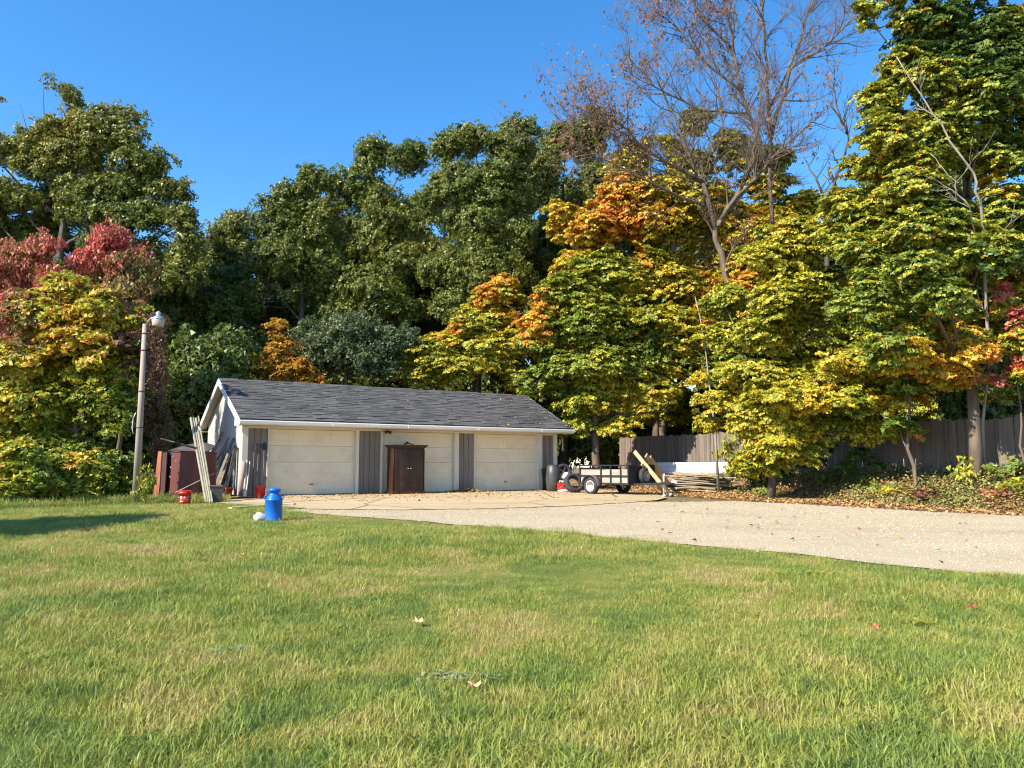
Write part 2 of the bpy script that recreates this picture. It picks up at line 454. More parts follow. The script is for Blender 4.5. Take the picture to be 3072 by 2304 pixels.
def resample(pts, n):
    pts = np.asarray(pts, float)
    d = np.concatenate([[0], np.cumsum(np.linalg.norm(np.diff(pts, axis=0), axis=1))])
    t = np.linspace(0, d[-1], n)
    return np.stack([np.interp(t, d, pts[:, k]) for k in range(2)], 1)
def sheet(name, near, far, nx, ny, dz, mat, label, jn=0.0, jf=0.0):
    a, b = resample(near, nx), resample(far, nx)
    r = np.random.default_rng(len(name))
    w = lambda: np.convolve(r.normal(size=nx + 4), np.ones(5) / 2.2, 'valid') * 0.6 + r.normal(size=nx) * 0.35
    a[:, 1] += jn * w(); b[:, 1] += jf * w()
    t = np.linspace(0, 1, ny)[None, :, None]
    q = a[:, None] * (1 - t) + b[:, None] * t
    z = H(q[..., 0], q[..., 1]) + dz
    co = np.concatenate([q, z[..., None]], -1).reshape(-1, 3)
    i = (np.arange(nx - 1)[:, None] * ny + np.arange(ny - 1)[None, :]).ravel()
    idx = np.stack([i, i + ny, i + ny + 1, i + 1], 1).ravel()
    o = link(name, np_mesh(name, co, 4, idx, mat, smooth=True))
    return tag(o, label, None, None, 'structure')

edge_px = [(1000, 1548), (1200, 1560), (1400, 1578), (1650, 1598), (2000, 1630), (2400, 1668), (2800, 1712), (3072, 1737)]
EDGE = [tuple(GND(*p)[:2]) for p in edge_px]                      # lawn side of the driveway
EDGE = [(-5.2, 17.0)] + EDGE + [(8.2, 7.4), (12, 3.6), (24, -8)]
far_px = [(2000, 1508), (2200, 1505), (2400, 1514), (2600, 1526), (2850, 1540), (3072, 1550)]
FAR = [tuple(GND(*p)[:2]) for p in far_px]
FAR = [(-4.0, 18.6), (0, 19.4), (2.5, 21.5)] + FAR + [(FAR[-1][0] + 4, FAR[-1][1] - 5), (32, -2)]
APRON_N = [(-8.6, 21.5), (-7.3, 20.0), (-5.6, 18.3), (-4.3, 17.3), (-2.4, 17.2), (-0.4, 17.6), (2.0, 19.3), (4.0, 21.6), (4.8, 24.0)]
APRON_F = [(-9.1, 24.2), (-7.8, 24.9), (-5.3, 26.5), (-2.0, 28.5), (1.1, 30.5), (1.9, 31.0), (3.6, 30.4), (4.4, 29.4), (5.0, 27.2)]
LAWN_F = [(-30, 17.5), (-16, 18.2), (-12.6, 19.0), (-11, 21.4), (-9.4, 21.9), (-7.5, 21.2), (-5.0, 18.2)] + [(x + 0.4, y + 0.7) for x, y in EDGE[1:]]
LAWN_N = [(-30, -14), (0, -14), (24, -14)]
sheet('lawn', LAWN_N, LAWN_F, 260, 120, 0.0, M['lawn_ground'], 'patchy green and straw lawn in the foreground', 0, 0.06)
sheet('gravel_driveway', EDGE, FAR, 300, 40, 0.014, M['gravel'], 'pale gravel driveway running off to the right', 0.05, 0.12)
sheet('concrete_apron', APRON_N, APRON_F, 140, 30, 0.028, M['concrete'], 'cream stained concrete apron before the garage doors', 0.13, 0.0)

# ================================================================== GARAGE
GA = Vector((-7.848, 24.842, 0.03))
GROT = math.atan2(0.53021, 0.84787)
GD, GW = Vector((0.84787, 0.53021, 0)), Vector((-0.53021, 0.84787, 0))
def G2W(u, v, z=0.0): return GA + GD * u + GW * v + Vector((0, 0, z))
garage = empty('garage', GA, GROT, 'long grey garage with three cream doors and a dark shingle roof', 'garage')
UL, UR, DEP = -0.82, 11.36, 5.6
OV, RL, RR, ZE, ZP = 0.60, -1.05, 11.75, 2.40, 3.97
def part(mb, name, mat, parent=garage, kind=None, label=None):
    o = mb.build(name, mat, parent)
    if kind: o['kind'] = kind
    if label: o['label'] = label
    return o
# front piers: vertical boards between grooves, each board its own
slots = [(-0.65, -0.03), (3.06, 3.85), (6.93, 7.57), (10.65, 11.2)]
board_cache = {}
def board(w, h, t, name='siding_board', mat='siding'):
    k = (round(w, 3), round(h, 2), name)
    if k not in board_cache:
        b = MB(); b.box((0, 0, h / 2), (w, t, h), ch=0.006)
        me = b.build(name, M[mat]); board_cache[k] = me.data
        bpy.data.objects.remove(me)
    return board_cache[k]
for (a, b) in slots:
    part(MB().box(((a + b) / 2, 0.10, 1.11), (b - a + 0.1, 0.1, 2.22)), 'pier_backing', M['siding'])
    n = max(2, round((b - a) / 0.205)); w = (b - a) / n
    for i in range(n):
        o = link('siding_board', board(w - 0.014, 2.2, 0.03), garage)
        o.location = (a + w * (i + 0.5), 0.033, 0.01)
for cx_, wd_ in ((-0.735, 0.17), (11.28, 0.16)):
    part(MB().box((cx_, 0.0, 1.1), (wd_, 0.09, 2.2)), 'corner_trim', M['trim'])
for a, b in ((-0.03, 0.02), (2.95, 3.06), (3.85, 3.92), (6.74, 6.93), (7.57, 7.63), (10.45, 10.65)):
    t = MB(); t.add([(a + .002, -0.035, 0), (b - .002, -0.035, 0), (b - .002, 0.094, 0), (b + .01, 0.094, 0), (b + .01, 0.22, 0), (a - .01, 0.22, 0), (a - .01, 0.094, 0), (a + .002, 0.094, 0)] +
        [(a + .002, -0.035, 2.2), (b - .002, -0.035, 2.2), (b - .002, 0.094, 2.2), (b + .01, 0.094, 2.2), (b + .01, 0.22, 2.2), (a - .01, 0.22, 2.2), (a - .01, 0.094, 2.2), (a + .002, 0.094, 2.2)],
        [tuple(range(8))[::-1], tuple(range(8, 16))] + [(i, (i + 1) % 8, (i + 1) % 8 + 8, i + 8) for i in range(8)])
    part(t, 'door_trim', M['trim'])
h = MB(); h.box((5.27, 0.075, 2.235), (12.17, 0.18, 0.17)); part(h, 'header', M['trim'])
# three sectional doors
for (a, b) in ((0.02, 2.95), (3.92, 6.74), (7.63, 10.45)):
    d = empty('garage_door', ((a + b) / 2, 0.17, 0), 0, parent=garage)
    w = b - a
    sec = MB()
    sec.box((0, 0, 0.268), (w, 0.045, 0.531), ch=0.006)
    npan = 4
    for k in range(npan):
        cxp = -w / 2 + w * (k + 0.5) / npan; pw = w / npan - 0.14
        for (sx, sz, pw_, ph_) in ((0, 0.13, pw, 0.018), (0, -0.13, pw, 0.018)):
            sec.box((cxp, -0.025, 0.268 + sz), (pw_, 0.012, ph_))
        for sx in (-1, 1):
            sec.box((cxp + sx * pw / 2, -0.025, 0.268), (0.018, 0.012, 0.275))
        sec.box((cxp, -0.0235, 0.268), (pw - 0.1, 0.006, 0.19), ch=0.0025)
    so = sec.build('door_section', M['door'], d)
    for k in range(1, 4):
        c = so.copy(); COL.objects.link(c); c.location.z = 0.536 * k
    so.location.z = 0.012
    g = MB(); g.box((0, -0.01, 0.008), (w, 0.05, 0.022)); g.build('weather_strip', M['rubber'], d)
    hd = MB(); hd.box((0, -0.035, 0.34), (0.13, 0.03, 0.03)); hd.build('handle', M['dark_metal'], d)
# side and rear walls
gz = lambda v: ZE - 0.12 + (ZP - ZE) * (1 - abs(v - DEP / 2) / (DEP / 2 + OV)) if True else 0
wv = np.linspace(0, DEP, 28)
core = MB()
zz = [gz(0), gz(DEP / 2), gz(DEP)]
for u0, u1 in ((UL + 0.03, UL + 0.09), (UR - 0.09, UR - 0.0)):
    vs = []
    for u in (u0, u1):
        vs += [(u, 0.16, 0), (u, DEP, 0), (u, DEP, zz[2]), (u, DEP / 2, zz[1]), (u, 0.16, zz[0])]
    core.add(vs, [(0, 1, 2, 3, 4), (9, 8, 7, 6, 5), (0, 5, 6, 1), (1, 6, 7, 2), (2, 7, 8, 3), (3, 8, 9, 4), (4, 9, 5, 0)])
core.box(((UL + UR) / 2, DEP - 0.03, 1.15), (UR - UL - 0.2, 0.06, 2.3))
part(core, 'wall', M['siding_pale'])
for i in range(27):                                     # boards of the gable end
    v0, v1 = wv[i] + 0.006, wv[i + 1] - 0.006
    b = MB()
    z0, z1 = gz(v0) - 0.02, gz(v1) - 0.02
    vs = [(UL, v0, 0.02), (UL, v1, 0.02), (UL, v1, z1), (UL, v0, z0), (UL + 0.035, v0, 0.02), (UL + 0.035, v1, 0.02), (UL + 0.035, v1, z1), (UL + 0.035, v0, z0)]
    b.add(vs, [(0, 3, 2, 1), (4, 5, 6, 7), (0, 1, 5, 4), (2, 3, 7, 6), (1, 2, 6, 5), (0, 4, 7, 3)])
    part(b, 'gable_board', M['siding_pale'])
# roof
roof = MB()
vm = DEP / 2
ln = math.hypot(vm + OV, ZP - ZE)
tilt = math.atan2(ZP - ZE, vm + OV)
for sgn, v_e in ((1, -OV), (-1, DEP + OV)):
    T = Matrix.Translation(Vector(((RL + RR) / 2, v_e, ZE))) @ (Matrix.Rotation(tilt, 4, 'X') if sgn > 0 else Matrix.Rotation(math.pi, 4, 'Z') @ Matrix.Rotation(tilt, 4, 'X'))
    roof.box((0, ln / 2, -0.035), (RR - RL, ln, 0.06), T)
roof_o = part(roof, 'roof', M['felt'])
Ts = Matrix.Translation(Vector((RL, -OV, ZE))) @ Matrix.Rotation(tilt, 4, 'X')
sh = MB(); sh.box((0, 0, 0), (1.0, 0.21, 0.009)); tmp = sh.build('shingle', M['shingle']); sh_me = tmp.data; bpy.data.objects.remove(tmp)
rs = random.Random(3)
cells = []
EXPO = 0.17
rows = int(ln / EXPO)
for r in range(rows):
    x = -rs.random() * 0.3
    while x < RR - RL:
        w = rs.choice((0.22, 0.28, 0.34, 0.42, 0.5))
        a, b = max(0.0, x), min(RR - RL, x + w)
        if b - a > 0.05: cells.append((r, a, b))
        x += w
cells.sort(key=lambda c: (Ts @ Vector(((c[1] + c[2]) / 2, c[0] * EXPO, 0)) + Vector((0, 0, 0))).x * 0.5 + c[0] * 0.06 - (c[2] - c[1]) * 6)
rest = MB()
for i, (r, a, b) in enumerate(cells):
    lift = rs.choice((0.007, 0.007, 0.016)); lap = rs.choice((0.0, 0.03, 0.055, 0.055, 0.065))
    L_ = Matrix.Translation(Vector(((a + b) / 2, r * EXPO + 0.105 + (lap if r else 0), lift))) @ Matrix.Rotation(-0.055, 4, 'X') @ Matrix.Rotation(rs.uniform(-0.006, 0.006), 4, 'Z') @ Matrix.Diagonal((b - a - 0.004, 1, 1, 1))
    if i < 298:
        o = link('shingle', sh_me, roof_o); o.matrix_local = Ts @ L_
    else:
        rest.box((0, 0, 0), (1.0, 0.21, 0.009), Ts @ L_)
part(rest, 'shingles', M['shingle'], roof_o, 'stuff')
cap = MB()
for i in range(40):
    x = RL + (RR - RL) * (i + 0.5) / 40
    for s_ in (1, -1):
        cap.box((0, -s_ * 0.07, 0.0), (0.33, 0.15, 0.01), Matrix.Translation(Vector((x, vm, ZP + 0.012 + (i % 2) * 0.006))) @ Matrix.Rotation(s_ * tilt, 4, 'X'))
part(cap, 'ridge_cap', M['shingle'], roof_o, 'stuff')
# fascia, gutter, soffit, rakes
f = MB()
f.box(((RL + RR) / 2, -OV + 0.012, ZE - 0.10), (RR - RL, 0.024, 0.15))
f.box(((RL + RR) / 2, DEP + OV - 0.012, ZE - 0.10), (RR - RL, 0.024, 0.15))
part(f, 'fascia', M['trim'])
g = MB()
gp = [(-OV - 0.002, ZE - 0.045), (-OV - 0.098, ZE - 0.035), (-OV - 0.105, ZE - 0.06), (-OV - 0.088, ZE - 0.09), (-OV - 0.06, ZE - 0.145), (-OV - 0.002, ZE - 0.15)]
vs = [(RL - 0.01, y, z) for y, z in gp] + [(RR + 0.01, y, z) for y, z in gp]
k = len(gp)
g.add(vs, [tuple(range(k)), tuple(range(2 * k - 1, k - 1, -1))] + [(i, i + k, (i + 1) % k + k, (i + 1) % k) for i in range(k)])
for u in (1.9, 4.6, 7.4, 10.2): g.box((u, -OV - 0.06, ZE - 0.092), (0.03, 0.1, 0.118))
part(g, 'gutter', M['white'])
s = MB()
s.box(((RL + RR) / 2, -OV / 2 + 0.01, ZE - 0.17), (RR - RL - 0.03, OV - 0.03, 0.018))
s.box(((RL + RR) / 2, DEP + OV / 2 - 0.01, ZE - 0.17), (RR - RL - 0.03, OV - 0.03, 0.018))
part(s, 'soffit', M['soffit'])
for u in (RL, RR):
    rk = MB(); sg = 1 if u == RR else -1
    for s_, v_e in ((1, -OV), (-1, DEP + OV)):
        T = Matrix.Translation(Vector((u + sg * 0.014, v_e, ZE))) @ (Matrix.Rotation(tilt, 4, 'X') if s_ > 0 else Matrix.Rotation(math.pi, 4, 'Z') @ Matrix.Rotation(tilt, 4, 'X'))
        rk.box((0, ln / 2, -0.095), (0.026, ln + 0.02, 0.19), T)
    # boxed return at the low end of the rake
    rk.add([(u + sg * 0.004, -OV, ZE - 0.03), (u + sg * 0.004, -OV, ZE - 0.19), (u + sg * 0.004, 0.02, ZE - 0.19), (u + sg * 0.004, 0.02, ZE + 0.2),
            (u + sg * 0.02, -OV, ZE - 0.03), (u + sg * 0.02, -OV, ZE - 0.19), (u + sg * 0.02, 0.02, ZE - 0.19), (u + sg * 0.02, 0.02, ZE + 0.2)],
           [(0, 1, 2, 3), (7, 6, 5, 4), (0, 4, 5, 1), (1, 5, 6, 2), (2, 6, 7, 3), (3, 7, 4, 0)])
    part(rk, 'rake_board', M['white'])
    so = MB()
    wd = abs(u - (UL if u == RL else UR))
    for s_, v_e in ((1, -OV), (-1, DEP + OV)):
        T = Matrix.Translation(Vector((u - sg * (wd / 2 + 0.004), v_e, ZE))) @ (Matrix.Rotation(tilt, 4, 'X') if s_ > 0 else Matrix.Rotation(math.pi, 4, 'Z') @ Matrix.Rotation(tilt, 4, 'X'))
        so.box((0, ln / 2, -0.16), (wd - 0.02, ln - 0.05, 0.016), T)
    part(so, 'rake_soffit', M['cream_metal'])
# floodlight under the eave by the middle door
fl = MB()
fl.box((4.03, -0.04, 2.13), (0.09, 0.03, 0.09)); fl.tube([(4.03, -0.05, 2.13), (4.06, -0.12, 2.13)], 0.015, 6)
fl.tube([(4.05, -0.1, 2.15), (4.15, -0.2, 2.1)], [0.03, 0.06], 10); fl.tube([(4.03, -0.1, 2.15), (3.97, -0.2, 2.11)], [0.03, 0.055], 10)
part(fl, 'floodlight', M['black'])

# ================================================================== FENCE
fence = empty('fence', (FA[0], FA[1], 0), 0, 'tall weathered grey board fence shaded by maples beyond the driveway', 'fence')
fb = MB(); fb.box((0, 0, 0.915), (0.138, 0.02, 1.83), ch=0.004)
tmp = fb.build('fence_board', M['fence']); fb_me = tmp.data; bpy.data.objects.remove(tmp)
fang = math.atan2(FD[1], FD[0])
rf = random.Random(5)
n_b = 176
for i in range(n_b):
    s_ = -7.2 + i * 0.144
    x, y = FD * s_
    o = link('fence_board', fb_me, fence)
    o.location = (x + rf.uniform(-.004, .004), y, 0.57 + rf.uniform(-0.03, 0.03) + 0.03 * math.sin(s_ * 0.9))
    o.rotation_euler = (rf.uniform(-0.008, 0.008), rf.uniform(-0.012, 0.012), fang + rf.uniform(-0.02, 0.02))
for zr in (0.9, 1.55, 2.15):
    r_ = MB(); a = FD * -7.2 - FNRM * 0.04; b = FD * 18.2 - FNRM * 0.04
    r_.beam((a[0], a[1], zr), (b[0], b[1], zr), 0.04, 0.09); r_.build('fence_rail', M['fence'], fence)
pm = MB(); pm.box((0, 0, 1.0), (0.1, 0.1, 2.0)); tmp = pm.build('fence_post', M['fence']); pm_me = tmp.data; bpy.data.objects.remove(tmp)
for i in range(11):
    s_ = -7.0 + i * 2.5; x, y = FD * s_ - FNRM * 0.12
    o = link('fence_post', pm_me, fence); o.location = (x, y, 0.45); o.rotation_euler.z = fang

# ================================================================== TREES
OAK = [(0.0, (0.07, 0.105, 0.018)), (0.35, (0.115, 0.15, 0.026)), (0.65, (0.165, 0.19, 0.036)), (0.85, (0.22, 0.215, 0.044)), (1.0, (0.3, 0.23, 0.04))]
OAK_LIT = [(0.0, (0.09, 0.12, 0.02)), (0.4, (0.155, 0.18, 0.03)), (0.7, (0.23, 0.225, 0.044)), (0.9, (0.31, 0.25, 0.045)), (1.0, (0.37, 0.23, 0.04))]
PALE = [(0.0, (0.055, 0.085, 0.035)), (0.5, (0.09, 0.125, 0.05)), (1.0, (0.14, 0.16, 0.065))]
MAPLE = [(0.0, (0.08, 0.135, 0.018)), (0.25, (0.2, 0.235, 0.024)), (0.45, (0.36, 0.335, 0.028)), (0.65, (0.5, 0.4, 0.032)), (0.82, (0.58, 0.33, 0.035)), (1.0, (0.58, 0.19, 0.035))]
MAPLE_G = [(0.0, (0.045, 0.085, 0.016)), (0.3, (0.11, 0.165, 0.022)), (0.55, (0.26, 0.28, 0.027)), (0.75, (0.44, 0.38, 0.03)), (0.92, (0.55, 0.33, 0.035)), (1.0, (0.55, 0.2, 0.035))]
GOLD = [(0.0, (0.2, 0.18, 0.03)), (0.4, (0.4, 0.26, 0.03)), (0.8, (0.5, 0.24, 0.03)), (1.0, (0.42, 0.15, 0.03))]
RED = [(0.0, (0.15, 0.17, 0.035)), (0.25, (0.22, 0.17, 0.05)), (0.5, (0.38, 0.15, 0.07)), (0.75, (0.46, 0.1, 0.07)), (1.0, (0.52, 0.085, 0.075))]
RUSSET = [(0.0, (0.08, 0.085, 0.025)), (0.5, (0.15, 0.085, 0.045)), (1.0, (0.22, 0.075, 0.045))]
BROWN = [(0.0, (0.2, 0.12, 0.075)), (0.5, (0.27, 0.14, 0.09)), (1.0, (0.36, 0.17, 0.08))]
def pig(g, pal):
    p = [q[0] for q in pal]
    return np.stack([np.interp(g, p, [q[1][k] for q in pal]) for k in range(3)], -1)
def unit(a): return a / (np.linalg.norm(a, axis=-1, keepdims=True) + 1e-9)

def leaf_quads(r, pos, nrm, L, asp=0.62, fold=0.14, hang=0.0):
    """kite shaped leaves folded along the midrib: 4 corners each"""
    n = len(pos)
    t = unit(np.cross(nrm, unit(r.normal(size=(n, 3)))))
    if hang: t = unit(t + np.array([0, 0, -hang]))
    s = unit(np.cross(nrm, t))
    L = (L * r.uniform(0.65, 1.3, n))[:, None]
    w = L * asp * r.uniform(0.8, 1.2, n)[:, None]
    a = pos - t * L * 0.5
    b = pos + t * L * 0.5 - nrm * L * 0.1
    m = pos - t * L * 0.06 + nrm * L * fold
    co = np.stack([a, m + s * w * 0.5, b, m - s * w * 0.5], 1)
    return co.reshape(-1, 3)
def leaf_tris(r, pos, nrm, L, asp=0.62, hang=0.0):
    """small pointed leaves, 3 corners each"""
    n = len(pos)
    t = unit(np.cross(nrm, unit(r.normal(size=(n, 3)))))
    if hang: t = unit(t + np.array([0, 0, -hang]))
    s = unit(np.cross(nrm, t))
    L = (L * r.uniform(0.6, 1.35, n))[:, None]
    w = L * asp * r.uniform(0.75, 1.25, n)[:, None]
    q = r.uniform(-0.3, 0.3, n)[:, None]
    co = np.stack([pos - t * L * 0.42 + s * w * 0.5, pos + t * L * 0.58 + s * w * q, pos - t * L * (0.42 - 0.3 * q) - s * w * 0.5], 1)
    return co.reshape(-1, 3)

class Crown:
    def __init__(self, seed): self.r = np.random.default_rng(seed); self.co = []; self.tint = []; self.boughs = []
    def boughs_of(self, blobs, br, k, back=0.45, gap=-0.6, gapf=0.3, under=0.6, shell=0.5):
        r = self.r; out = []
        seed = int(r.integers(1e6))
        for bi, (c, R) in enumerate(blobs):
            c, R = np.array(c), np.array(R)
            area = 4 * math.pi * (((R[0] * R[1]) ** 1.6 + (R[0] * R[2]) ** 1.6 + (R[1] * R[2]) ** 1.6) / 3) ** (1 / 1.6)
            nb = max(3, int(k * area / (math.pi * br * br)))
            d = unit(r.normal(size=(nb, 3)))
            rr = r.uniform(shell ** 2, 1.06 ** 2, nb) ** 0.5
            p = c + d * R * rr[:, None]
            keep = np.ones(nb, bool)
            keep &= ~((d[:, 1] > 0.35) & (r.random(nb) > back))
            keep &= ~((d[:, 2] < -0.25) & (r.random(nb) > under))
            keep &= ~(snoise(p, gapf * 2.2, seed) < gap)
            for q, dd in zip(p[keep], d[keep]): out.append((q, dd, bi))
        self.boughs += out
        return out
    def leaves(self, boughs, br, L, cover, flat, up, droop, pal, base, amp, freq, jit=0.19, asp=0.62, hang=0.0, bright=0.2, spread=0.55, bough_jit=0.07):
        r = self.r
        if not boughs: return
        c = np.array([b[0] for b in boughs]); d = np.array([b[1] for b in boughs])
        sz = r.uniform(0.65, 1.3, len(c))
        n = np.maximum(6, (cover * math.pi * (br * sz) ** 2 / (0.36 * L * L)).astype(int))
        g0 = base + amp * snoise(c, freq, int(r.integers(1e6))) + r.normal(0, bough_jit, len(c))
        nb = unit(np.array([0, 0, up]) + d * (1 - up) + r.normal(0, 0.18, c.shape))
        idx = np.repeat(np.arange(len(c)), n); N = len(idx)
        NB = nb[idx]; D = d[idx]
        e1 = unit(np.cross(NB, np.array([0.31, 0.17, 0.9]) + 0 * NB)); e2 = np.cross(NB, e1)
        # each bough is made of a few sprays
        ns = 3
        sp_a = r.uniform(0, 2 * math.pi, (len(c), ns)); sp_r = 0.75 * np.sqrt(r.uniform(0.0, 1, (len(c), ns)))
        sp_z = r.normal(0, flat * 0.55, (len(c), ns))
        k = r.integers(0, ns, N)
        rho = sp_r[idx, k]; th = sp_a[idx, k]
        rl = np.sqrt(r.random(N)) * 0.6; tl = r.uniform(0, 2 * math.pi, N)
        x = rho * np.cos(th) + rl * np.cos(tl); y = rho * np.sin(th) + rl * np.sin(tl)
        B = (br * sz)[idx]
        z = sp_z[idx, k] + r.normal(0, flat * 0.16, N) - droop * (x * x + y * y)
        pos = c[idx] + (e1 * x[:, None] + e2 * y[:, None]) * B[:, None] + NB * (z * B)[:, None]
        nr = unit(NB * 0.3 + D * 0.55 + np.array([0, 0, 0.22]) + r.normal(0, spread * 0.85, (N, 3)))   # blades turn outwards to the light
        self.co.append(leaf_tris(r, pos, nr, L, asp, hang))
        g = np.clip(g0[idx] + 0.35 * sp_z[idx, k] * 0 + r.normal(0, jit, N), 0, 1)
        col = pig(g, pal) * np.exp(r.normal(0, bright, N))[:, None]
        self.tint.append(np.clip(col * (1.14 if pal is MAPLE or pal is MAPLE_G else 1.0), 0, 0.75))
    def build(self, name, parent, origin, mat):
        co = np.concatenate(self.co) - np.array(origin)
        idx = np.arange(len(co), dtype=np.int32)
        o = link(name, np_mesh(name, co, 3, idx, mat, np.concatenate(self.tint)), parent)
        global NLEAF
        NLEAF += len(co) // 3
        return o
NLEAF = 0

def blobs_px(lst, Y, deep=0.8):
    out = []
    for b in lst:
        px, py, rx, ry = b[:4]
        y = Y + (b[4] if len(b) > 4 else 0)
        c = P(px, py, y); sc = y / FPX
        out.append((c, np.array([rx * sc, deep * 0.5 * (rx + ry) * sc, ry * sc])))
    return out
def split_blobs(bl, r, n):
    """break each rounded mass into smaller uneven ones so that no outline stays smooth"""
    out = []
    for c, R in bl:
        if n < 2 or R[0] < 0.5: out.append((c, R)); continue
        for k in range(n):
            d = unit(r.normal(size=3)); d[1] -= 0.25
            out.append((c + d * R * r.uniform(0.25, 0.6), R * np.array([r.uniform(0.55, 0.8), r.uniform(0.5, 0.8), r.uniform(0.45, 0.7)])))
    return out
def bez(a, b, c, n=7):
    return [Vector(a) * (1 - t) ** 2 + Vector(b) * 2 * t * (1 - t) + Vector(c) * t * t for t in np.linspace(0, 1, n)]

def skeleton(trunk_pts, r0, blobs, boughs, rnd, base, thin=1.0, limb=True):
    """trunk, limbs to the blobs, branches to the boughs: one woody mesh in the tree's own coordinates"""
    mb = MB(); B0 = Vector(base)
    tp = [Vector(p) for p in trunk_pts]
    n = len(tp)
    rr = [r0 * (1 - 0.72 * i / (n - 1)) for i in range(n)]
    rr[0] *= 1.25
    mb.tube([p - B0 for p in tp], rr, 9, smooth=True)
    limbs = {}
    for bi, (c, R) in enumerate(blobs):
        c = Vector(c)
        hd = min(math.hypot(c.x - p.x, c.y - p.y) for p in tp)
        want = c.z - max(0.6, 0.75 * hd) - R[2] * 0.3
        i = min(range(n), key=lambda k_: abs(tp[k_].z - want) + 0.15 * (tp[k_] - c).length)
        i = max(i, n // 3)
        s = tp[i]
        mid = Vector((s.x * 0.35 + c.x * 0.65, s.y * 0.35 + c.y * 0.65, s.z * 0.62 + c.z * 0.38)) + Vector((rnd.uniform(-.3, .3), rnd.uniform(-.3, .3), rnd.uniform(-.2, .2)))
        pth = bez(s, mid, c + Vector((0, 0, R[2] * 0.25)), 7)
        ra = min(rr[i] * 0.6, 0.03 + 0.025 * R[0] + 0.008 * hd)
        if limb: mb.tube([p - B0 for p in pth], [ra * (1 - 0.75 * k_ / 6) for k_ in range(7)], 6)
        limbs[bi] = (pth, ra)
    main = np.array([b[0] for b in blobs])
    for q, d, bi in boughs:
        pth, ra = limbs[int(np.argmin(((main - q) ** 2).sum(1)))]
        q = Vector(q)
        s = min(pth[2:], key=lambda p: (p - q).length + 0.8 * max(0, p.z - q.z))
        mid = (s + q) / 2 + Vector((rnd.uniform(-.12, .12), rnd.uniform(-.12, .12), -0.08 * (s - q).length))
        if rnd.random() < 0.16: mb.tube([p - B0 for p in bez(s, mid, q, 4)], [0.028 * thin, 0.02 * thin, 0.013 * thin, 0.006 * thin], 3, cap=False)
    return mb

def default_trunk(bx, by, Y, blobs, rnd, lean=0.0, top=0.8):
    b = np.array([P(bx, by, Y)[0], Y, 0]); b[2] = Hf(b[0], b[1]) - 0.1
    zt = max(c[2] + R[2] for c, R in blobs) * top
    cx = np.mean([c[0] for c, R in blobs]); cy = np.mean([c[1] for c, R in blobs])
    pts = []
    for i in range(9):
        t = i / 8
        pts.append((b[0] + (cx - b[0]) * t * t * 0.7 + rnd.uniform(-.12, .12) * (i > 0), b[1] + (cy - b[1]) * t * 0.8 + rnd.uniform(-.1, .1) * (i > 0), b[2] + (zt - b[2]) * t))
    return pts

STY = {  # bough radius, bough count, leaf length, cover, thickness, up, droop ...
    'oak':   dict(br=0.31, k=3.1, L=0.155, cover=0.95, flat=0.75, up=0.45, droop=0.35, gap=-0.85, hang=0.6, spread=0.6, asp=0.62, shell=0.1),
    'maple': dict(br=0.31, k=3.3, L=0.13, cover=1.0, flat=0.2, up=0.8, droop=0.22, gap=-0.82, hang=0.25, spread=0.42, asp=0.95, shell=0.25),
    'shrub': dict(br=0.27, k=3.2, L=0.11, cover=0.95, flat=0.25, up=0.7, droop=0.25, gap=-0.6, hang=0.3, spread=0.5, asp=0.9, shell=0.2),
    'cherry': dict(br=0.3, k=2.8, L=0.15, cover=0.85, flat=0.8, up=0.3, droop=0.4, gap=-0.5, hang=1.4, spread=0.6, asp=0.5, shell=0.2),
}
def tree(name, label, cat, group, Y, bx, by, blobs, style, pal, base, amp, freq, seed, r0=0.16, bark='bark', deep=0.8, trunk=None, mat='leaf', patches=(), **kw):
    st = dict(STY[style]); st.update(kw)
    rnd = random.Random(seed)
    bl = blobs_px(blobs, Y, deep)
    tp = [tuple(P(*q)) for q in trunk] if trunk else default_trunk(bx, by, Y, bl, rnd)
    if trunk:
        f0 = tp[0]; tp[0] = (f0[0], f0[1], Hf(f0[0], f0[1]) - 0.1)
    o = Vector((tp[0][0], tp[0][1], Hf(tp[0][0], tp[0][1])))
    root = empty(name, o, 0, label, cat, group)
    cr = Crown(seed)
    fine = split_blobs(bl, cr.r, st.get('split', 5))
    bo = cr.boughs_of(fine, st['br'], st['k'], back=st.get('back', 0.12), gap=st['gap'], under=st.get('under', 0.6), shell=st.get('shell', 0.35))
    # boughs near a patch (x, y, radius in the photograph) have turned to another pigment
    left = bo
    for (px, py, rr, pal2, b2) in patches:
        pc = P(px, py, Y); R = rr * Y / FPX
        inn = [b for b in left if math.hypot(b[0][0] - pc[0], b[0][2] - pc[2]) < R * rnd.uniform(0.35, 1.45) and b[0][1] < Y + 1.5]
        ids = set(id(b) for b in inn)
        left = [b for b in left if id(b) not in ids]
        cr.leaves(inn, st['br'], st['L'], st['cover'], st['flat'], st['up'], st['droop'], pal2, b2, 0.15, 0.5, asp=st['asp'], hang=st['hang'], spread=st['spread'])
    cr.leaves(left, st['br'], st['L'], st['cover'], st['flat'], st['up'], st['droop'], pal, base, amp, freq, asp=st['asp'], hang=st['hang'], spread=st['spread'])
    skeleton(tp, r0, bl, bo, rnd, o, st.get('thin', 1.0)).build('trunk', M[bark], root)
    cr.build('crown', root, o, M[mat])
    return root

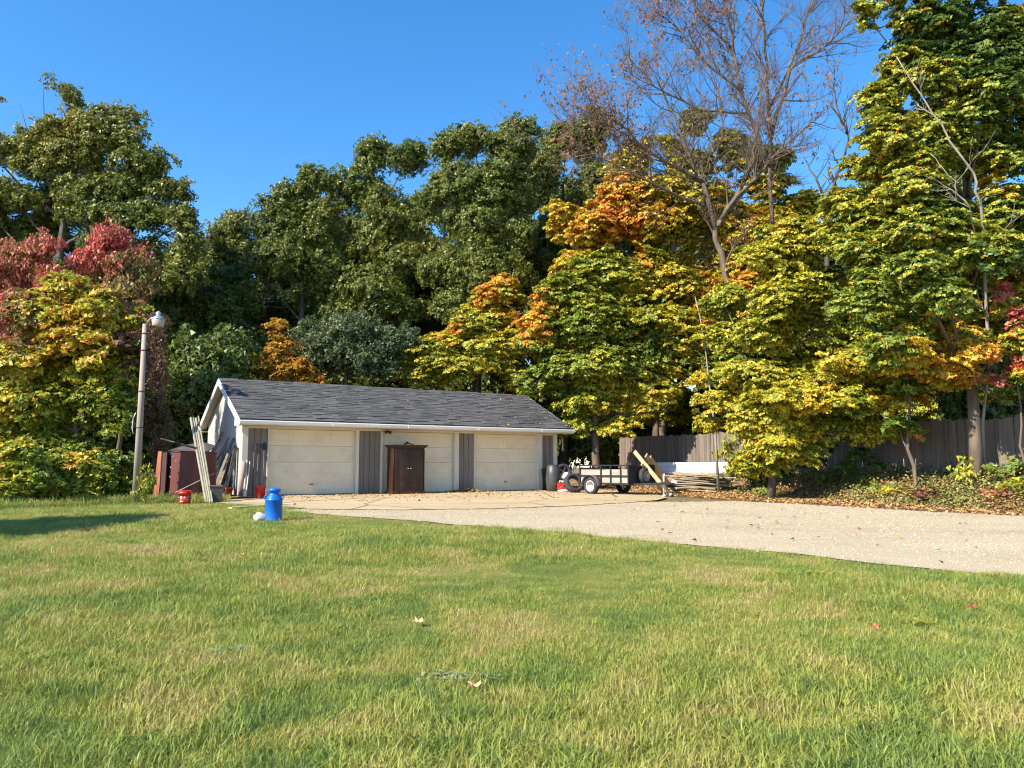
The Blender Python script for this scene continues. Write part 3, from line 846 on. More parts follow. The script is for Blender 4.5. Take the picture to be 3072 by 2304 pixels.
GR = 'trees of the wood behind the garage'
GM = 'autumn maples along the board fence'
GL = 'bushes and young trees left of the light pole'
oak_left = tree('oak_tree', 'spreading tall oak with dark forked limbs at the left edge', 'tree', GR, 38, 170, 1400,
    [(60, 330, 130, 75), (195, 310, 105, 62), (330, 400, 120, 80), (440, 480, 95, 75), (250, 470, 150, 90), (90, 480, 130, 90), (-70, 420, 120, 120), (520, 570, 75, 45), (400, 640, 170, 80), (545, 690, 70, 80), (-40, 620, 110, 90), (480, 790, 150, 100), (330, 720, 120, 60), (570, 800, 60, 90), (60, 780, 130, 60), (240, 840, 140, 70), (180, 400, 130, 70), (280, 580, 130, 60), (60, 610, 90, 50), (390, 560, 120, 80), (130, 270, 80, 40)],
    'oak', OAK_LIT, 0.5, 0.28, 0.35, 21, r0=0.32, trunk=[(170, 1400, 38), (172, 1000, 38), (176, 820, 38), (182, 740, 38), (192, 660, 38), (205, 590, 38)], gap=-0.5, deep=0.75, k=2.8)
tree('oak_tree', 'dark leafy oak filling the gap between the left oak and garage ridge', 'tree', GR, 42, 560, 1400,
    [(560, 860, 120, 150), (690, 900, 110, 120), (520, 1010, 130, 130), (640, 1060, 130, 110), (420, 930, 100, 140), (730, 1010, 70, 100)], 'oak', OAK, 0.16, 0.2, 0.3, 22, r0=0.24, gap=-0.8)
oak_a = tree('oak_tree', 'rounded green oak lowest on the skyline above the garage peak', 'tree', GR, 44, 700, 1400,
    [(695, 670, 75, 65), (650, 730, 60, 60), (740, 720, 75, 70), (690, 800, 100, 90)], 'oak', OAK, 0.42, 0.25, 0.35, 23, r0=0.22)
oak_b = tree('oak_tree', 'green oak stepping up the skyline right of the lowest one', 'tree', GR, 42, 890, 1400,
    [(890, 590, 75, 68), (960, 555, 70, 65), (850, 670, 95, 75), (960, 680, 110, 100), (870, 790, 130, 100), (990, 800, 100, 90), (830, 880, 110, 70)], 'oak', OAK, 0.45, 0.25, 0.35, 24, r0=0.26)
oak_c = tree('oak_tree', 'tall green oak with flat top above the roof centre', 'tree', GR, 42.5, 1140, 1400,
    [(1120, 475, 70, 70), (1225, 485, 75, 65), (1080, 580, 95, 85), (1200, 620, 120, 105), (1110, 720, 120, 95), (1240, 760, 110, 90), (1120, 850, 120, 80), (1180, 930, 120, 70), (1020, 880, 90, 70), (1010, 940, 80, 60)], 'oak', OAK, 0.42, 0.24, 0.35, 25, r0=0.28)
oak_d = tree('oak_tree', 'tallest dark green oak on the skyline left of the bare tree', 'tree', GR, 41, 1430, 1400,
    [(1345, 455, 60, 65), (1425, 430, 75, 65), (1530, 425, 90, 75), (1360, 560, 115, 95), (1500, 560, 120, 105), (1420, 690, 135, 105), (1340, 800, 100, 80), (1530, 720, 100, 90), (1450, 830, 130, 80), (1380, 910, 110, 60), (1440, 740, 70, 60, -1)], 'oak', OAK, 0.4, 0.24, 0.35, 26, r0=0.3)
tree('oak_tree', 'green oak half hidden behind the bare grey tree', 'tree', GR, 44.5, 1690, 1400,
    [(1690, 415, 80, 78), (1765, 420, 75, 85), (1640, 540, 100, 100), (1640, 690, 100, 90), (1780, 560, 90, 90), (1600, 800, 110, 80)], 'oak', OAK, 0.38, 0.24, 0.35, 27, r0=0.26)
tree('willow_tree', 'soft grey green tree right behind the middle of the roof', 'tree', GR, 38.5, 1040, 1400,
    [(950, 1010, 85, 75), (1040, 990, 90, 70), (1010, 1080, 120, 75), (1130, 1070, 95, 75), (920, 1100, 70, 60), (1210, 1010, 80, 60)], 'oak', PALE, 0.45, 0.25, 0.4, 28, r0=0.16, L=0.14, bark='bark_brown')
tree('golden_tree', 'small golden orange tree peeping over the left roof ridge', 'tree', None, 35.5, 830, 1400,
    [(835, 1050, 55, 60), (790, 1105, 80, 45), (885, 1110, 80, 45), (835, 985, 28, 38), (930, 1140, 60, 25), (745, 1135, 50, 22)], 'shrub', GOLD, 0.45, 0.25, 0.6, 29, r0=0.1, bark='bark_brown', mat='leaf_soft', L=0.13, gap=-0.8)
tree('maple_tree', 'low yellow green maple leaning over the ridge of the roof', 'tree', GM, 39, 1430, 1400,
    [(1490, 880, 75, 60), (1430, 960, 115, 65), (1340, 1050, 110, 60), (1500, 1040, 130, 70), (1400, 1125, 150, 60), (1270, 1120, 80, 45), (1540, 1140, 120, 60), (1230, 1060, 50, 50)], 'maple', MAPLE, 0.47, 0.25, 0.45, 30, r0=0.17, bark='bark_brown', patches=[(1480, 860, 70, MAPLE, 0.85), (1330, 980, 50, MAPLE, 0.8)])
maple_c = tree('maple_tree', 'orange and yellow maple drooping over the right roof corner', 'tree', GM, 34.5, 1790, 1400,
    [(1620, 985, 85, 85), (1700, 870, 100, 80), (1820, 810, 120, 90), (1770, 950, 130, 95), (1650, 1110, 105, 85), (1800, 1090, 150, 85), (1950, 1000, 140, 95), (1930, 1150, 150, 75), (1760, 1200, 120, 60), (2000, 1240, 120, 45), (1850, 1275, 100, 36), (1730, 1275, 60, 36)], 'maple', MAPLE, 0.38, 0.22, 0.42, 31, r0=0.2, bark='bark_brown', patches=[(1590, 960, 80, MAPLE, 0.82), (1930, 1060, 90, MAPLE_G, 0.25)])
tree('maple_tree', 'tall golden maple behind the bare tree with an orange patch', 'tree', GM, 40, 1990, 1400,
    [(1850, 590, 100, 75), (1980, 560, 120, 85), (2120, 600, 120, 85), (1790, 690, 110, 80), (1950, 700, 150, 90), (2130, 730, 130, 85), (2290, 560, 85, 75), (2330, 650, 90, 70), (2260, 820, 110, 80), (2010, 840, 130, 70), (1740, 790, 90, 60), (2060, 500, 90, 60), (2090, 360, 55, 60), (1990, 450, 80, 55), (2200, 450, 80, 75), (2290, 480, 75, 60), (1900, 490, 80, 55), (2400, 620, 80, 70), (2390, 740, 90, 80), (2200, 680, 110, 80), (1690, 660, 60, 60), (2420, 850, 80, 80), (2130, 850, 100, 70), (1880, 800, 110, 80)], 'maple', MAPLE, 0.53, 0.22, 0.4, 32, r0=0.26, patches=[(1850, 665, 110, MAPLE, 0.88)], gap=-0.62, L=0.16, bark='bark_brown')
tree('maple_tree', 'yellow green maple sweeping low in layers before the fence', 'tree', GM, 24.6, 2310, 1440,
    [(2300, 900, 105, 75), (2420, 830, 125, 90), (2350, 1010, 140, 95), (2480, 970, 130, 95), (2310, 1130, 135, 85), (2440, 1140, 150, 85), (2570, 1080, 130, 85), (2660, 990, 115, 85), (2620, 1180, 130, 65), (2280, 1245, 115, 50), (2480, 1270, 130, 45), (2760, 1080, 100, 55, -1), (2400, 720, 110, 80), (2290, 770, 80, 60), (2380, 1200, 150, 60, -1), (2560, 1210, 150, 50, -1.2), (2700, 1120, 120, 45, -1.2), (2330, 1340, 80, 45, -.5), (2270, 1330, 50, 50), (2190, 1010, 80, 70, 1.5), (2200, 1120, 90, 60, 1), (2160, 1210, 90, 50, 1.5), (2170, 900, 80, 60, 3), (2120, 1280, 60, 30, 2), (2600, 900, 110, 90), (2480, 1090, 150, 60, -1), (2650, 1290, 110, 30, -.5), (2290, 1390, 80, 40), (2390, 1350, 80, 50), (2240, 1290, 50, 60), (2330, 1290, 110, 60), (2470, 1310, 90, 45), (2250, 1390, 50, 40), (2310, 1200, 110, 70), (2440, 1230, 110, 55), (2580, 1300, 90, 30, -.3)], 'maple', MAPLE, 0.32, 0.2, 0.45, 33, r0=0.12, L=0.097, br=0.27, deep=0.8, bark='bark_brown', patches=[(2720, 1130, 130, MAPLE, 0.72), (2500, 1260, 60, MAPLE_G, 0.35)])
tree('maple_tree', 'huge dark green and yellow maple towering over the right edge', 'tree', GM, 23.2, 2920, 1450,
    [(2640, 330, 85, 85), (2720, 200, 110, 110), (2820, 60, 160, 120), (2970, 150, 170, 150), (2640, 500, 120, 100), (2570, 620, 110, 95), (2790, 420, 140, 120), (2950, 430, 160, 140), (2700, 680, 150, 115), (2880, 680, 150, 125), (3040, 650, 120, 140), (2760, 860, 130, 90), (2910, 890, 140, 90), (3060, 900, 90, 110), (2680, -50, 110, 100), (2900, -90, 200, 120), (3100, 350, 110, 160), (2590, 40, 40, 50), (2500, 700, 70, 60), (2830, 1010, 100, 70, -1), (2900, 760, 150, 120, -1.2), (2740, 560, 120, 110, -1.2), (2960, 330, 130, 120, -1), (2990, 1000, 90, 70), (2760, 960, 110, 70, -1.5), (2660, 860, 90, 80, -1), (2820, 250, 120, 110, -.5), (2780, 700, 130, 110, -1.5), (3080, 200, 90, 200), (2700, 1060, 130, 70, -2), (2600, 900, 110, 90, -2), (2820, 1100, 110, 40, -1.5), (2600, 760, 90, 80, -1), (2540, 740, 70, 60), (2660, 420, 100, 80, -1), (3040, 780, 80, 80, -1), (2918, 1050, 80, 50, -2.6), (2839, 890, 90, 70, -3), (2960, 760, 90, 80, -2.6), (3050, 1010, 70, 60, -2.2), (2740, 800, 90, 70, -3), (2850, 1130, 110, 36, -1.2), (2980, 1180, 80, 30, 1), (3090, 1120, 60, 40, -2.5), (2960, 920, 110, 80, -0.5)], 'maple', MAPLE_G, 0.57, 0.22, 0.32, 34, r0=0.185, L=0.1, br=0.27, deep=0.75,
    trunk=[(2932, 1450, 22.0), (2925, 1300, 22.0), (2915, 1150, 22.2), (2910, 900, 23.0), (2900, 600, 23.6), (2890, 300, 23.8), (2890, 60, 23.8)], bark='bark_brown',
    patches=[(2960, 560, 60, MAPLE, 0.6), (2780, 1090, 120, MAPLE, 0.74), (2650, 1100, 80, MAPLE, 0.6), (2880, 40, 240, MAPLE_G, 0.08), (2980, 270, 170, MAPLE_G, 0.14), (2820, 900, 90, MAPLE_G, 0.15), (2760, 650, 90, MAPLE_G, 0.2), (3020, 620, 90, MAPLE_G, 0.18)])
tree('dogwood', 'crimson leaved small tree at the right edge above the fence', 'tree', None, 21.0, 3080, 1440,
    [(3015, 880, 34, 30), (3055, 955, 26, 28), (3045, 1108, 46, 24), (2970, 1140, 42, 16), (3090, 1060, 30, 60)], 'shrub', RED, 0.68, 0.15, 0.8, 35, r0=0.04, bark='bark_brown', L=0.13, thin=0.5, gap=-0.6, cover=1.2)
tree('maple_sapling', 'slim sapling trunk with few leaves before the fence on the right', 'tree', None, 22.6, 2740, 1430,
    [(2720, 1160, 60, 30), (2700, 1270, 60, 24), (2760, 1040, 60, 40)], 'maple', MAPLE_G, 0.5, 0.2, 0.6, 36, r0=0.07, k=1.2, bark='bark_brown', thin=0.5)
tree('sapling', 'thin pale stem sapling rising out of the low maple boughs', 'tree', None, 28.6, 2150, 1420,
    [(2120, 1010, 55, 40), (2090, 1130, 60, 30)], 'maple', MAPLE, 0.6, 0.2, 0.6, 37, r0=0.05, k=0.9, bark='bark_pale', thin=0.4,
    trunk=[(2155, 1420, 28.6), (2145, 1290, 28.3), (2128, 1150, 28.3), (2118, 1060, 28.3), (2100, 950, 28.3), (2085, 890, 28.3)])
# left side
tree('cherry_tree', 'red leaved cherry tree at the far left edge', 'tree', GL, 29, 90, 1450,
    [(100, 760, 85, 60), (50, 830, 110, 70), (0, 900, 90, 90), (150, 840, 60, 55), (60, 960, 110, 80), (-60, 800, 80, 90)], 'cherry', RED, 0.66, 0.35, 0.9, 41, r0=0.11, bark='bark_brown')
tree('cherry_tree', 'red topped cherry tree standing just behind the light pole', 'tree', GL, 29.5, 350, 1450,
    [(330, 730, 85, 45), (390, 790, 85, 62), (270, 790, 80, 50), (440, 850, 38, 50), (350, 880, 100, 70), (320, 1000, 110, 90)], 'cherry', RED, 0.58, 0.4, 0.9, 42, r0=0.11, bark='bark_brown', patches=[(375, 740, 60, RED, 0.92)])
tree('maple_tree', 'bushy olive green young maple beneath the red cherries', 'tree', GL, 24.0, 220, 1500,
    [(225, 880, 80, 60), (420, 960, 30, 60), (160, 960, 125, 90), (320, 940, 105, 80), (270, 1070, 150, 100), (80, 1090, 120, 110), (390, 1060, 65, 100), (150, 1230, 140, 100), (320, 1230, 110, 100), (20, 1230, 90, 100), (180, 1340, 120, 60), (40, 1340, 80, 60)], 'shrub', MAPLE_G, 0.52, 0.24, 0.6, 43, r0=0.1, L=0.115, gap=-0.5, deep=1.0, split=6, patches=[(60, 960, 110, RED, 0.2), (410, 900, 50, RED, 0.4), (440, 1060, 60, RUSSET, 0.6), (60, 1230, 70, MAPLE, 0.4)], bark='bark_brown')
tree('shrub', 'russet brown shrub in the shade behind the light pole', 'shrub', GL, 26.5, 470, 1480,
    [(470, 1110, 32, 100), (455, 1240, 45, 80), (480, 990, 25, 60), (490, 1330, 30, 60)], 'cherry', RUSSET, 0.5, 0.3, 0.6, 44, r0=0.05, bark='bark_brown', L=0.13)
tree('shrub', 'bright yellow green shrub touching the foot of the light pole', 'shrub', GL, 22.9, 350, 1515,
    [(350, 1390, 75, 50), (330, 1450, 85, 50), (390, 1460, 40, 45)], 'shrub', MAPLE, 0.28, 0.2, 0.8, 45, r0=0.04, L=0.095, br=0.22, bark='bark_brown', thin=0.5)
tree('shrub', 'layered light green maple shrub on the lawn edge', 'shrub', GL, 21.4, 215, 1530,
    [(230, 1400, 95, 55), (180, 1460, 100, 50), (260, 1480, 70, 40), (150, 1380, 60, 50)], 'shrub', MAPLE_G, 0.55, 0.2, 0.8, 46, r0=0.04, L=0.095, br=0.22, bark='bark_brown', thin=0.5, patches=[(250, 1370, 40, MAPLE, 0.7)])
tree('shrub', 'golden yellow shrub at the lower left edge', 'shrub', GL, 20.4, 40, 1540,
    [(50, 1380, 75, 65), (20, 1460, 85, 60), (100, 1440, 60, 50), (-60, 1400, 80, 80)], 'shrub', MAPLE, 0.33, 0.28, 0.8, 47, r0=0.04, L=0.095, br=0.22, bark='bark_brown', thin=0.5)
# a maple just outside the left of the view: its shade lies on the lawn
o_ = tree('maple_tree', 'round maple left of the lawn that throws the shade on the grass', 'tree', None, 9.5, 1536, 1500,
    [(1536, 700, 300, 260), (1800, 520, 220, 190), (1300, 560, 220, 190)], 'shrub', MAPLE_G, 0.5, 0.2, 0.5, 48, r0=0.12, L=0.2)
o_.location.x -= 12.5; o_.location.y += 1.4; o_.location.z = Hf(-13.9, 10.9); o_.scale = (1.7, 1.7, 1.15)

# bare trees: main limbs from the survey, twigs grown from them
def bare_tree(name, label, paths, seed, leaf_n, group=None, bark='bark_brown', spawn=1.0, lv=3, tw=1.0, twig_len=1.0):
    rnd = random.Random(seed)
    p0 = P(*paths[0][0][0]); o = Vector((p0[0], p0[1], Hf(p0[0], p0[1])))
    root = empty(name, o, 0, label, 'tree', group)
    mb = MB(); tips = []
    def grow(p, d, L, r, lev):
        n = 4; pts = [p]; q = p.copy(); dd = d.copy()
        for i in range(n):
            dd = (dd + Vector((rnd.gauss(0, .16), rnd.gauss(0, .16), rnd.gauss(0.07, .12)))).normalized()
            q = q + dd * L / n; pts.append(q.copy())
        mb.tube([x - o for x in pts], [max(0.0045, r * (1 - 0.75 * i / n)) for i in range(n + 1)], 5 if lev > 1 else 3, cap=False)
        if lev <= 0:
            tips.append(pts[-1]); tips.append(pts[2]); return
        k = rnd.randint(3, 5) if lev > 1 else rnd.randint(4, 6)
        for j in range(k):
            t = rnd.uniform(0.25, 1.0); i = min(n - 1, int(t * n))
            b = pts[i].lerp(pts[i + 1], t * n - i)
            ax = Vector((rnd.gauss(0, 1), rnd.gauss(0, 1), rnd.gauss(0, 1))).normalized()
            nd = (dd + ax * rnd.uniform(0.5, 0.95)).normalized()
            grow(b, nd, L * rnd.uniform(0.5, 0.8), r * 0.5, lev - 1)
    for pts, r0, r1, ch in paths:
        w = [Vector(P(*q)) for q in pts]
        if pts is paths[0][0]: w[0].z = o.z - 0.1
        m = []
        for i in range(len(w) - 1):
            for t in (0, 0.33, 0.66): m.append(w[i].lerp(w[i + 1], t) + Vector((rnd.gauss(0, .04), rnd.gauss(0, .04), 0)))
        m.append(w[-1])
        n = len(m)
        mb.tube([x - o for x in m], [r0 + (r1 - r0) * i / (n - 1) for i in range(n)], 8)
        for j in range(int(ch * spawn)):
            t = rnd.uniform(0.15, 1.0); i = min(n - 2, int(t * (n - 1)))
            b = m[i].lerp(m[i + 1], t * (n - 1) - i)
            d = (m[i + 1] - m[i]).normalized()
            ax = Vector((rnd.gauss(0, 1), rnd.gauss(0, 0.9), rnd.gauss(0.1, .7))).normalized()
            grow(b, (d * 0.8 + ax * 0.8).normalized(), rnd.uniform(1.2, 2.1) * twig_len, (r0 + (r1 - r0) * t) * 0.38 + 0.012, lv - 1)
    mb.build('trunk', M[bark], root)
    if leaf_n:
        cr = Crown(seed)
        tp = np.array([[*t] for t in tips]); pick = cr.r.integers(0, len(tp), leaf_n)
        w = snoise(tp[pick], 0.5, seed) > -0.1
        pos = tp[pick][w] + cr.r.normal(0, 0.12, (w.sum(), 3))
        cr.co.append(leaf_tris(cr.r, pos, unit(cr.r.normal(size=pos.shape)), 0.15, 0.6, 0.8))
        cr.tint.append(pig(cr.r.random(len(pos)), BROWN))
        cr.build('crown', root, o, M['leaf_soft'])
    return root
bare_tree('bare_tree', 'leafless grey tree forking above the golden maples', [
    ([(2240, 1410, 33), (2222, 1050, 33), (2198, 920, 33), (2165, 760, 33), (2145, 690, 33)], 0.2, 0.12, 3),
    ([(2145, 690, 33), (2120, 580, 33), (2085, 500, 33.2), (2059, 440, 33), (2020, 350, 33), (1980, 240, 32.5)], 0.12, 0.03, 16),
    ([(2110, 545, 33), (2000, 490, 32.6), (1930, 440, 32.2), (1860, 370, 32), (1790, 300, 31.8)], 0.08, 0.02, 16),
    ([(2115, 620, 33), (2020, 580, 32.5), (1900, 520, 32), (1760, 450, 31.8), (1680, 410, 31.5)], 0.07, 0.018, 14),
    ([(2145, 690, 33), (2175, 635, 33), (2210, 591, 33.2), (2248, 504, 33.4), (2270, 412, 33.5), (2276, 325, 33.6), (2300, 200, 33.8)], 0.12, 0.03, 14),
    ([(2210, 591, 33.2), (2281, 520, 33), (2313, 472, 32.8), (2400, 400, 32.5), (2470, 330, 32.3)], 0.08, 0.02, 14),
    ([(2145, 560, 33), (2150, 470, 33.6), (2170, 380, 34), (2150, 260, 34.3)], 0.07, 0.02, 12)], 61, 9000, spawn=1.7)
bare_tree('bare_tree', 'taller thinly leaved tree with brown leaves reaching the top edge', [
    ([(2330, 1400, 37), (2322, 900, 37), (2315, 640, 37), (2310, 400, 37), (2300, 200, 37), (2290, 60, 37), (2280, -80, 37)], 0.13, 0.05, 12),
    ([(2312, 500, 37), (2240, 330, 36.5), (2205, 190, 36.3), (2190, 60, 36), (2150, -60, 36)], 0.11, 0.03, 18),
    ([(2310, 420, 37), (2368, 206, 36.6), (2487, 130, 36.2), (2579, 32, 36)], 0.1, 0.025, 16),
    ([(2230, 280, 36.5), (2120, 190, 36), (2040, 90, 35.8), (1960, 20, 35.5)], 0.07, 0.02, 18),
    ([(2305, 330, 37), (2400, 130, 37), (2440, -20, 37)], 0.08, 0.025, 14),
    ([(2240, 340, 36.5), (2100, 330, 36), (1960, 260, 35.6), (1880, 170, 35.4)], 0.06, 0.018, 16),
    ([(2200, 150, 36.3), (2090, 40, 36), (2050, -60, 36)], 0.06, 0.02, 12)], 62, 8000, spawn=1.5)
bare_tree('dead_tree', 'crooked dead snag between the bare tree and the big maple', [
    ([(2500, 1400, 30.5), (2480, 900, 30.5), (2475, 640, 30.5), (2500, 560, 30.4), (2485, 500, 30.3)], 0.12, 0.06, 2),
    ([(2480, 620, 30.5), (2440, 530, 30.3), (2410, 470, 30.2)], 0.06, 0.02, 4),
    ([(2540, 400, 30), (2520, 350, 30), (2510, 280, 30), (2480, 250, 30)], 0.05, 0.015, 4),
    ([(2480, 600, 30.5), (2530, 480, 30.2), (2545, 395, 30), (2500, 330, 29.8), (2480, 300, 29.8)], 0.06, 0.02, 5)], 63, 60, None, 'bark', 1.0, 2, twig_len=0.6)
bare_tree('dead_branch_tree', 'pale dead stem slanting across the big right maple', [
    ([(2960, 1445, 22.4), (2955, 900, 22.0), (2940, 600, 20.9), (2920, 520, 20.8), (2850, 420, 20.7), (2770, 290, 20.7), (2690, 170, 20.7)], 0.05, 0.014, 4),
    ([(2950, 800, 21.8), (2905, 620, 20.9), (2870, 560, 20.8), (2830, 510, 20.8), (2790, 460, 20.8)], 0.026, 0.009, 3)], 64, 0, None, 'bark_pale', 1.0, 2, twig_len=0.5)

# rear rows: copies of the oaks further back in the wood
rb = random.Random(9)
protos = [oak_a, oak_b, oak_c, oak_d]
rear = [(-40, 52), (-33, 56), (-27, 50), (-21, 54), (-15.5, 49), (-11, 56), (-7, 49), (-2, 55), (2.5, 50), (7, 57), (11, 49.5), (16, 55), (20, 47), (25, 52), (29, 44), (35, 50), (27, 35), (21, 39), (33, 38), (-26, 40), (-34, 44), (-42, 40), (40, 44)]
for i, (x, y) in enumerate(rear):
    p = protos[i % 4]
    c = copy_tree(p)
    z_ = Hf(x, y)
    c.location = (x, y, z_); c.rotation_euler.z = rb.uniform(-0.5, 0.5)
    right = x > 15
    s_ = (0.84 if not right else 0.9) * rb.uniform(0.85, 1.08)
    c.scale = (s_ * 1.25, s_ * 1.1, s_)
    c['label'] = 'green oak in the shaded rear rows of the wood'
    c['group'] = 'rear rows of the wood'

for i, (x, y, k_, sx, src) in enumerate([(-13.4, 47, 0.8, 1.2, oak_c), (-5.0, 48, 0.92, 1.2, oak_c), (1.5, 48, 0.95, 1.2, oak_d), (8.0, 47, 0.9, 1.3, oak_c), (-20, 46, 0.72, 1.2, oak_d), (13, 46, 0.85, 1.3, oak_d), (18, 44, 0.85, 1.2, oak_c), (-9.3, 45.5, 0.82, 1.15, oak_d)]):
    c = copy_tree(src); c.location = (x, y, Hf(x, y)); c.rotation_euler.z = rb.uniform(-0.5, 0.5); c.scale = (k_ * sx, k_, k_)
    c['label'] = 'green oak in the shaded rear rows of the wood'; c['group'] = 'rear rows of the wood'
for (x, y, k_, rz, lab) in ((12.0, 34.0, 1.0, 0.5, 'yellow green maple behind the fence filling the space beside the bare trunk'), (17.2, 30.0, 0.95, -0.4, 'yellow maple behind the fence left of the huge maple'), (7.4, 40.0, 1.05, 2.9, 'yellow maple deep behind the orange maple and bare trunk'), (21.5, 27.5, 1.0, 0.9, 'yellow green maple behind the fence at the right edge')):
    c = copy_tree(maple_c); c.location = (x, y, Hf(x, y)); c.rotation_euler.z = rz; c.scale = (k_, k_, k_ * 1.05)
    c['label'] = lab; c['group'] = 'maples behind the board fence'
under = [(-8.6, 43.5), (-3.2, 44), (-12, 46), (-24, 40), (-19, 43), (-14.5, 40.5), (-10, 43), (-5.5, 42.5), (-1.5, 45), (3, 46), (7, 44), (-17, 34), (-21, 33), (-13.5, 34.5), (-27, 31), (12, 42), (17, 38), (21, 33), (24, 29), (27, 25), (19, 29), (-31, 37), (31, 31), (-7, 52), (-13, 52), (1, 54), (9, 52), (15, 48), (22, 41), (-20, 52), (-27, 50), (27, 38)]
bush0 = tree('understory_bush', 'dark green bush in the undergrowth behind the garage and fence', 'bush', 'undergrowth of the wood', 47, 1200, 1420,
    [(1200, 1280, 130, 90), (1110, 1330, 110, 70), (1290, 1330, 110, 70), (1200, 1180, 90, 70), (1160, 1380, 130, 40)], 'oak', OAK, 0.3, 0.25, 0.4, 71, r0=0.06, L=0.22, br=0.5, bark='bark', thin=0.6)
for i, (x, y) in enumerate(under):
    c = copy_tree(bush0)
    c.location = (x, y, Hf(x, y) - 0.1); c.rotation_euler.z = rb.uniform(-0.6, 0.6)
    k_ = rb.uniform(0.8, 1.25); c.scale = (k_ * 1.15, k_, k_ * rb.uniform(0.9, 1.6))

# ================================================================== THINGS ABOUT THE YARD
def at_g(px, py): return Vector(GND(px, py))
def ground_z(p, dz=0.0): return Vector((p[0], p[1], Hf(p[0], p[1]) + dz))
APZ = 0.03                                              # top of the concrete

# blue milk can and the stone beside it
p = at_g(820, 1562)
can = empty('milk_can', p, 0.15, 'bright blue old milk can standing on the lawn edge', 'milk can'); can.scale = (0.9, 0.9, 0.94)
b = MB(); b.lathe([(0.165, 0.0), (0.18, 0.012), (0.18, 0.03), (0.176, 0.04), (0.176, 0.40), (0.181, 0.405), (0.181, 0.425), (0.172, 0.435), (0.15, 0.475), (0.118, 0.515), (0.105, 0.53), (0.103, 0.565), (0.112, 0.575)], 32); b.build('body', M['blue'], can)
b = MB(); b.lathe([(0.1, 0.57), (0.128, 0.585), (0.134, 0.6), (0.134, 0.625), (0.128, 0.638), (0.06, 0.642), (0.05, 0.655), (0.0, 0.658)], 28); b.build('lid', M['blue'], can)
for s_ in (-1, 1):
    b = MB(); b.tube([(s_ * 0.145, 0, 0.49), (s_ * 0.19, 0, 0.50), (s_ * 0.205, 0, 0.475), (s_ * 0.195, 0, 0.44), (s_ * 0.174, 0, 0.43)], 0.011, 8); b.build('handle', M['blue'], can)
def rock(name, label, loc, r, seed, cat='stone'):
    rr_ = random.Random(seed); bm = bmesh.new(); bmesh.ops.create_icosphere(bm, subdivisions=2, radius=1.0)
    for v in bm.verts:
        n_ = 1 + 0.18 * math.sin(3 * v.co.x + seed) + 0.12 * math.sin(5 * v.co.y + 2 * seed) + rr_.uniform(-.05, .05)
        v.co = Vector((v.co.x * r[0], v.co.y * r[1], v.co.z * r[2])) * n_
    me = bpy.data.meshes.new(name); bm.to_mesh(me); bm.free()
    o = link(name, me, None, M['stone']); o.location = loc; tag(o, label, cat); return o
q = at_g(783, 1562); rock('stone', 'pale rounded stone lying left of the blue milk can', q + Vector((0, 0, 0.05)), (0.15, 0.12, 0.1), 3)

# light pole
p = at_g(407, 1513)
pole = empty('light_pole', p, 0, 'tan concrete yard light pole left of the garage', 'light pole')
hgt = P(432, 972, p.y)[2] - p.z
b = MB(); b.tube([(0, 0, -0.05), (0.005, 0, hgt * 0.5), (0.0, 0, hgt)], [0.108, 0.082, 0.056], 16); b.build('pole', M['concrete_pole'], pole)
for z_ in (0.42, 0.62, 0.85, 0.945):
    b = MB(); z_ = hgt * z_; r_ = 0.108 - 0.052 * z_ / hgt + 0.006
    b.lathe([(r_ - 0.01, z_ - 0.02), (r_, z_ - 0.02), (r_, z_ + 0.02), (r_ - 0.01, z_ + 0.02)], 16, cap=False); b.build('band', M['dark_metal'], pole)
b = MB(); b.tube([(0.05, -0.02, hgt - 0.05), (0.1, -0.03, hgt + 0.07), (0.19, -0.05, hgt + 0.15), (0.33, -0.08, hgt + 0.17)], 0.022, 8); b.build('arm', M['galv'], pole)
lamp = empty('lamp_head', (0.42, -0.1, hgt + 0.02), 0, parent=pole); lamp.scale = (0.92, 0.92, 0.92)
b = MB(); b.lathe([(0.0, 0.36), (0.03, 0.355), (0.04, 0.33), (0.075, 0.32), (0.08, 0.2), (0.13, 0.185), (0.185, 0.11), (0.19, 0.085)], 20); b.build('lamp_housing', M['galv'], lamp)
b = MB(); b.lathe([(0.18, 0.085), (0.19, 0.06), (0.165, -0.08), (0.155, -0.11), (0.0, -0.115)], 20); b.build('lamp_lens', M['lens'], lamp)
b = MB(); b.tube([(-0.1, -0.06, hgt * 0.5), (-0.16, -0.06, hgt * 0.47), (-0.17, -0.07, hgt * 0.42), (-0.13, -0.08, hgt * 0.385)], 0.01, 6); b.build('cable', M['white'], pole)

# rusty half cut tank
c0 = np.array([P(574, 1400, 22.6)[0], 22.6]); zt = Hf(*c0)
tank = empty('tank', (c0[0], c0[1], zt), 0, 'rust red steel tank with a cut slot beside the garage', 'tank')
b = MB(); R_ = 0.70; n_ = 40; a0, a1 = rad(-118), rad(218)
vs, fs = [], []
for i in range(n_ + 1):
    a = a0 + (a1 - a0) * i / n_
    for (r_, z_) in ((R_ * 1.03, 0.0), (R_, 0.5), (R_ * 0.99, 1.0), (R_ * 0.98, 1.40), (R_ * 0.95, 1.40), (R_ * 0.96, 0.0)):
        vs.append((r_ * math.cos(a), r_ * math.sin(a), z_))
for i in range(n_):
    for k_ in range(6):
        fs.append((i * 6 + k_, (i + 1) * 6 + k_, (i + 1) * 6 + (k_ + 1) % 6, i * 6 + (k_ + 1) % 6))
fs.append(tuple(range(6))[::-1]); fs.append(tuple(n_ * 6 + k_ for k_ in range(6)))
b.add(vs, fs, False); b.build('shell', M['rust'], tank)
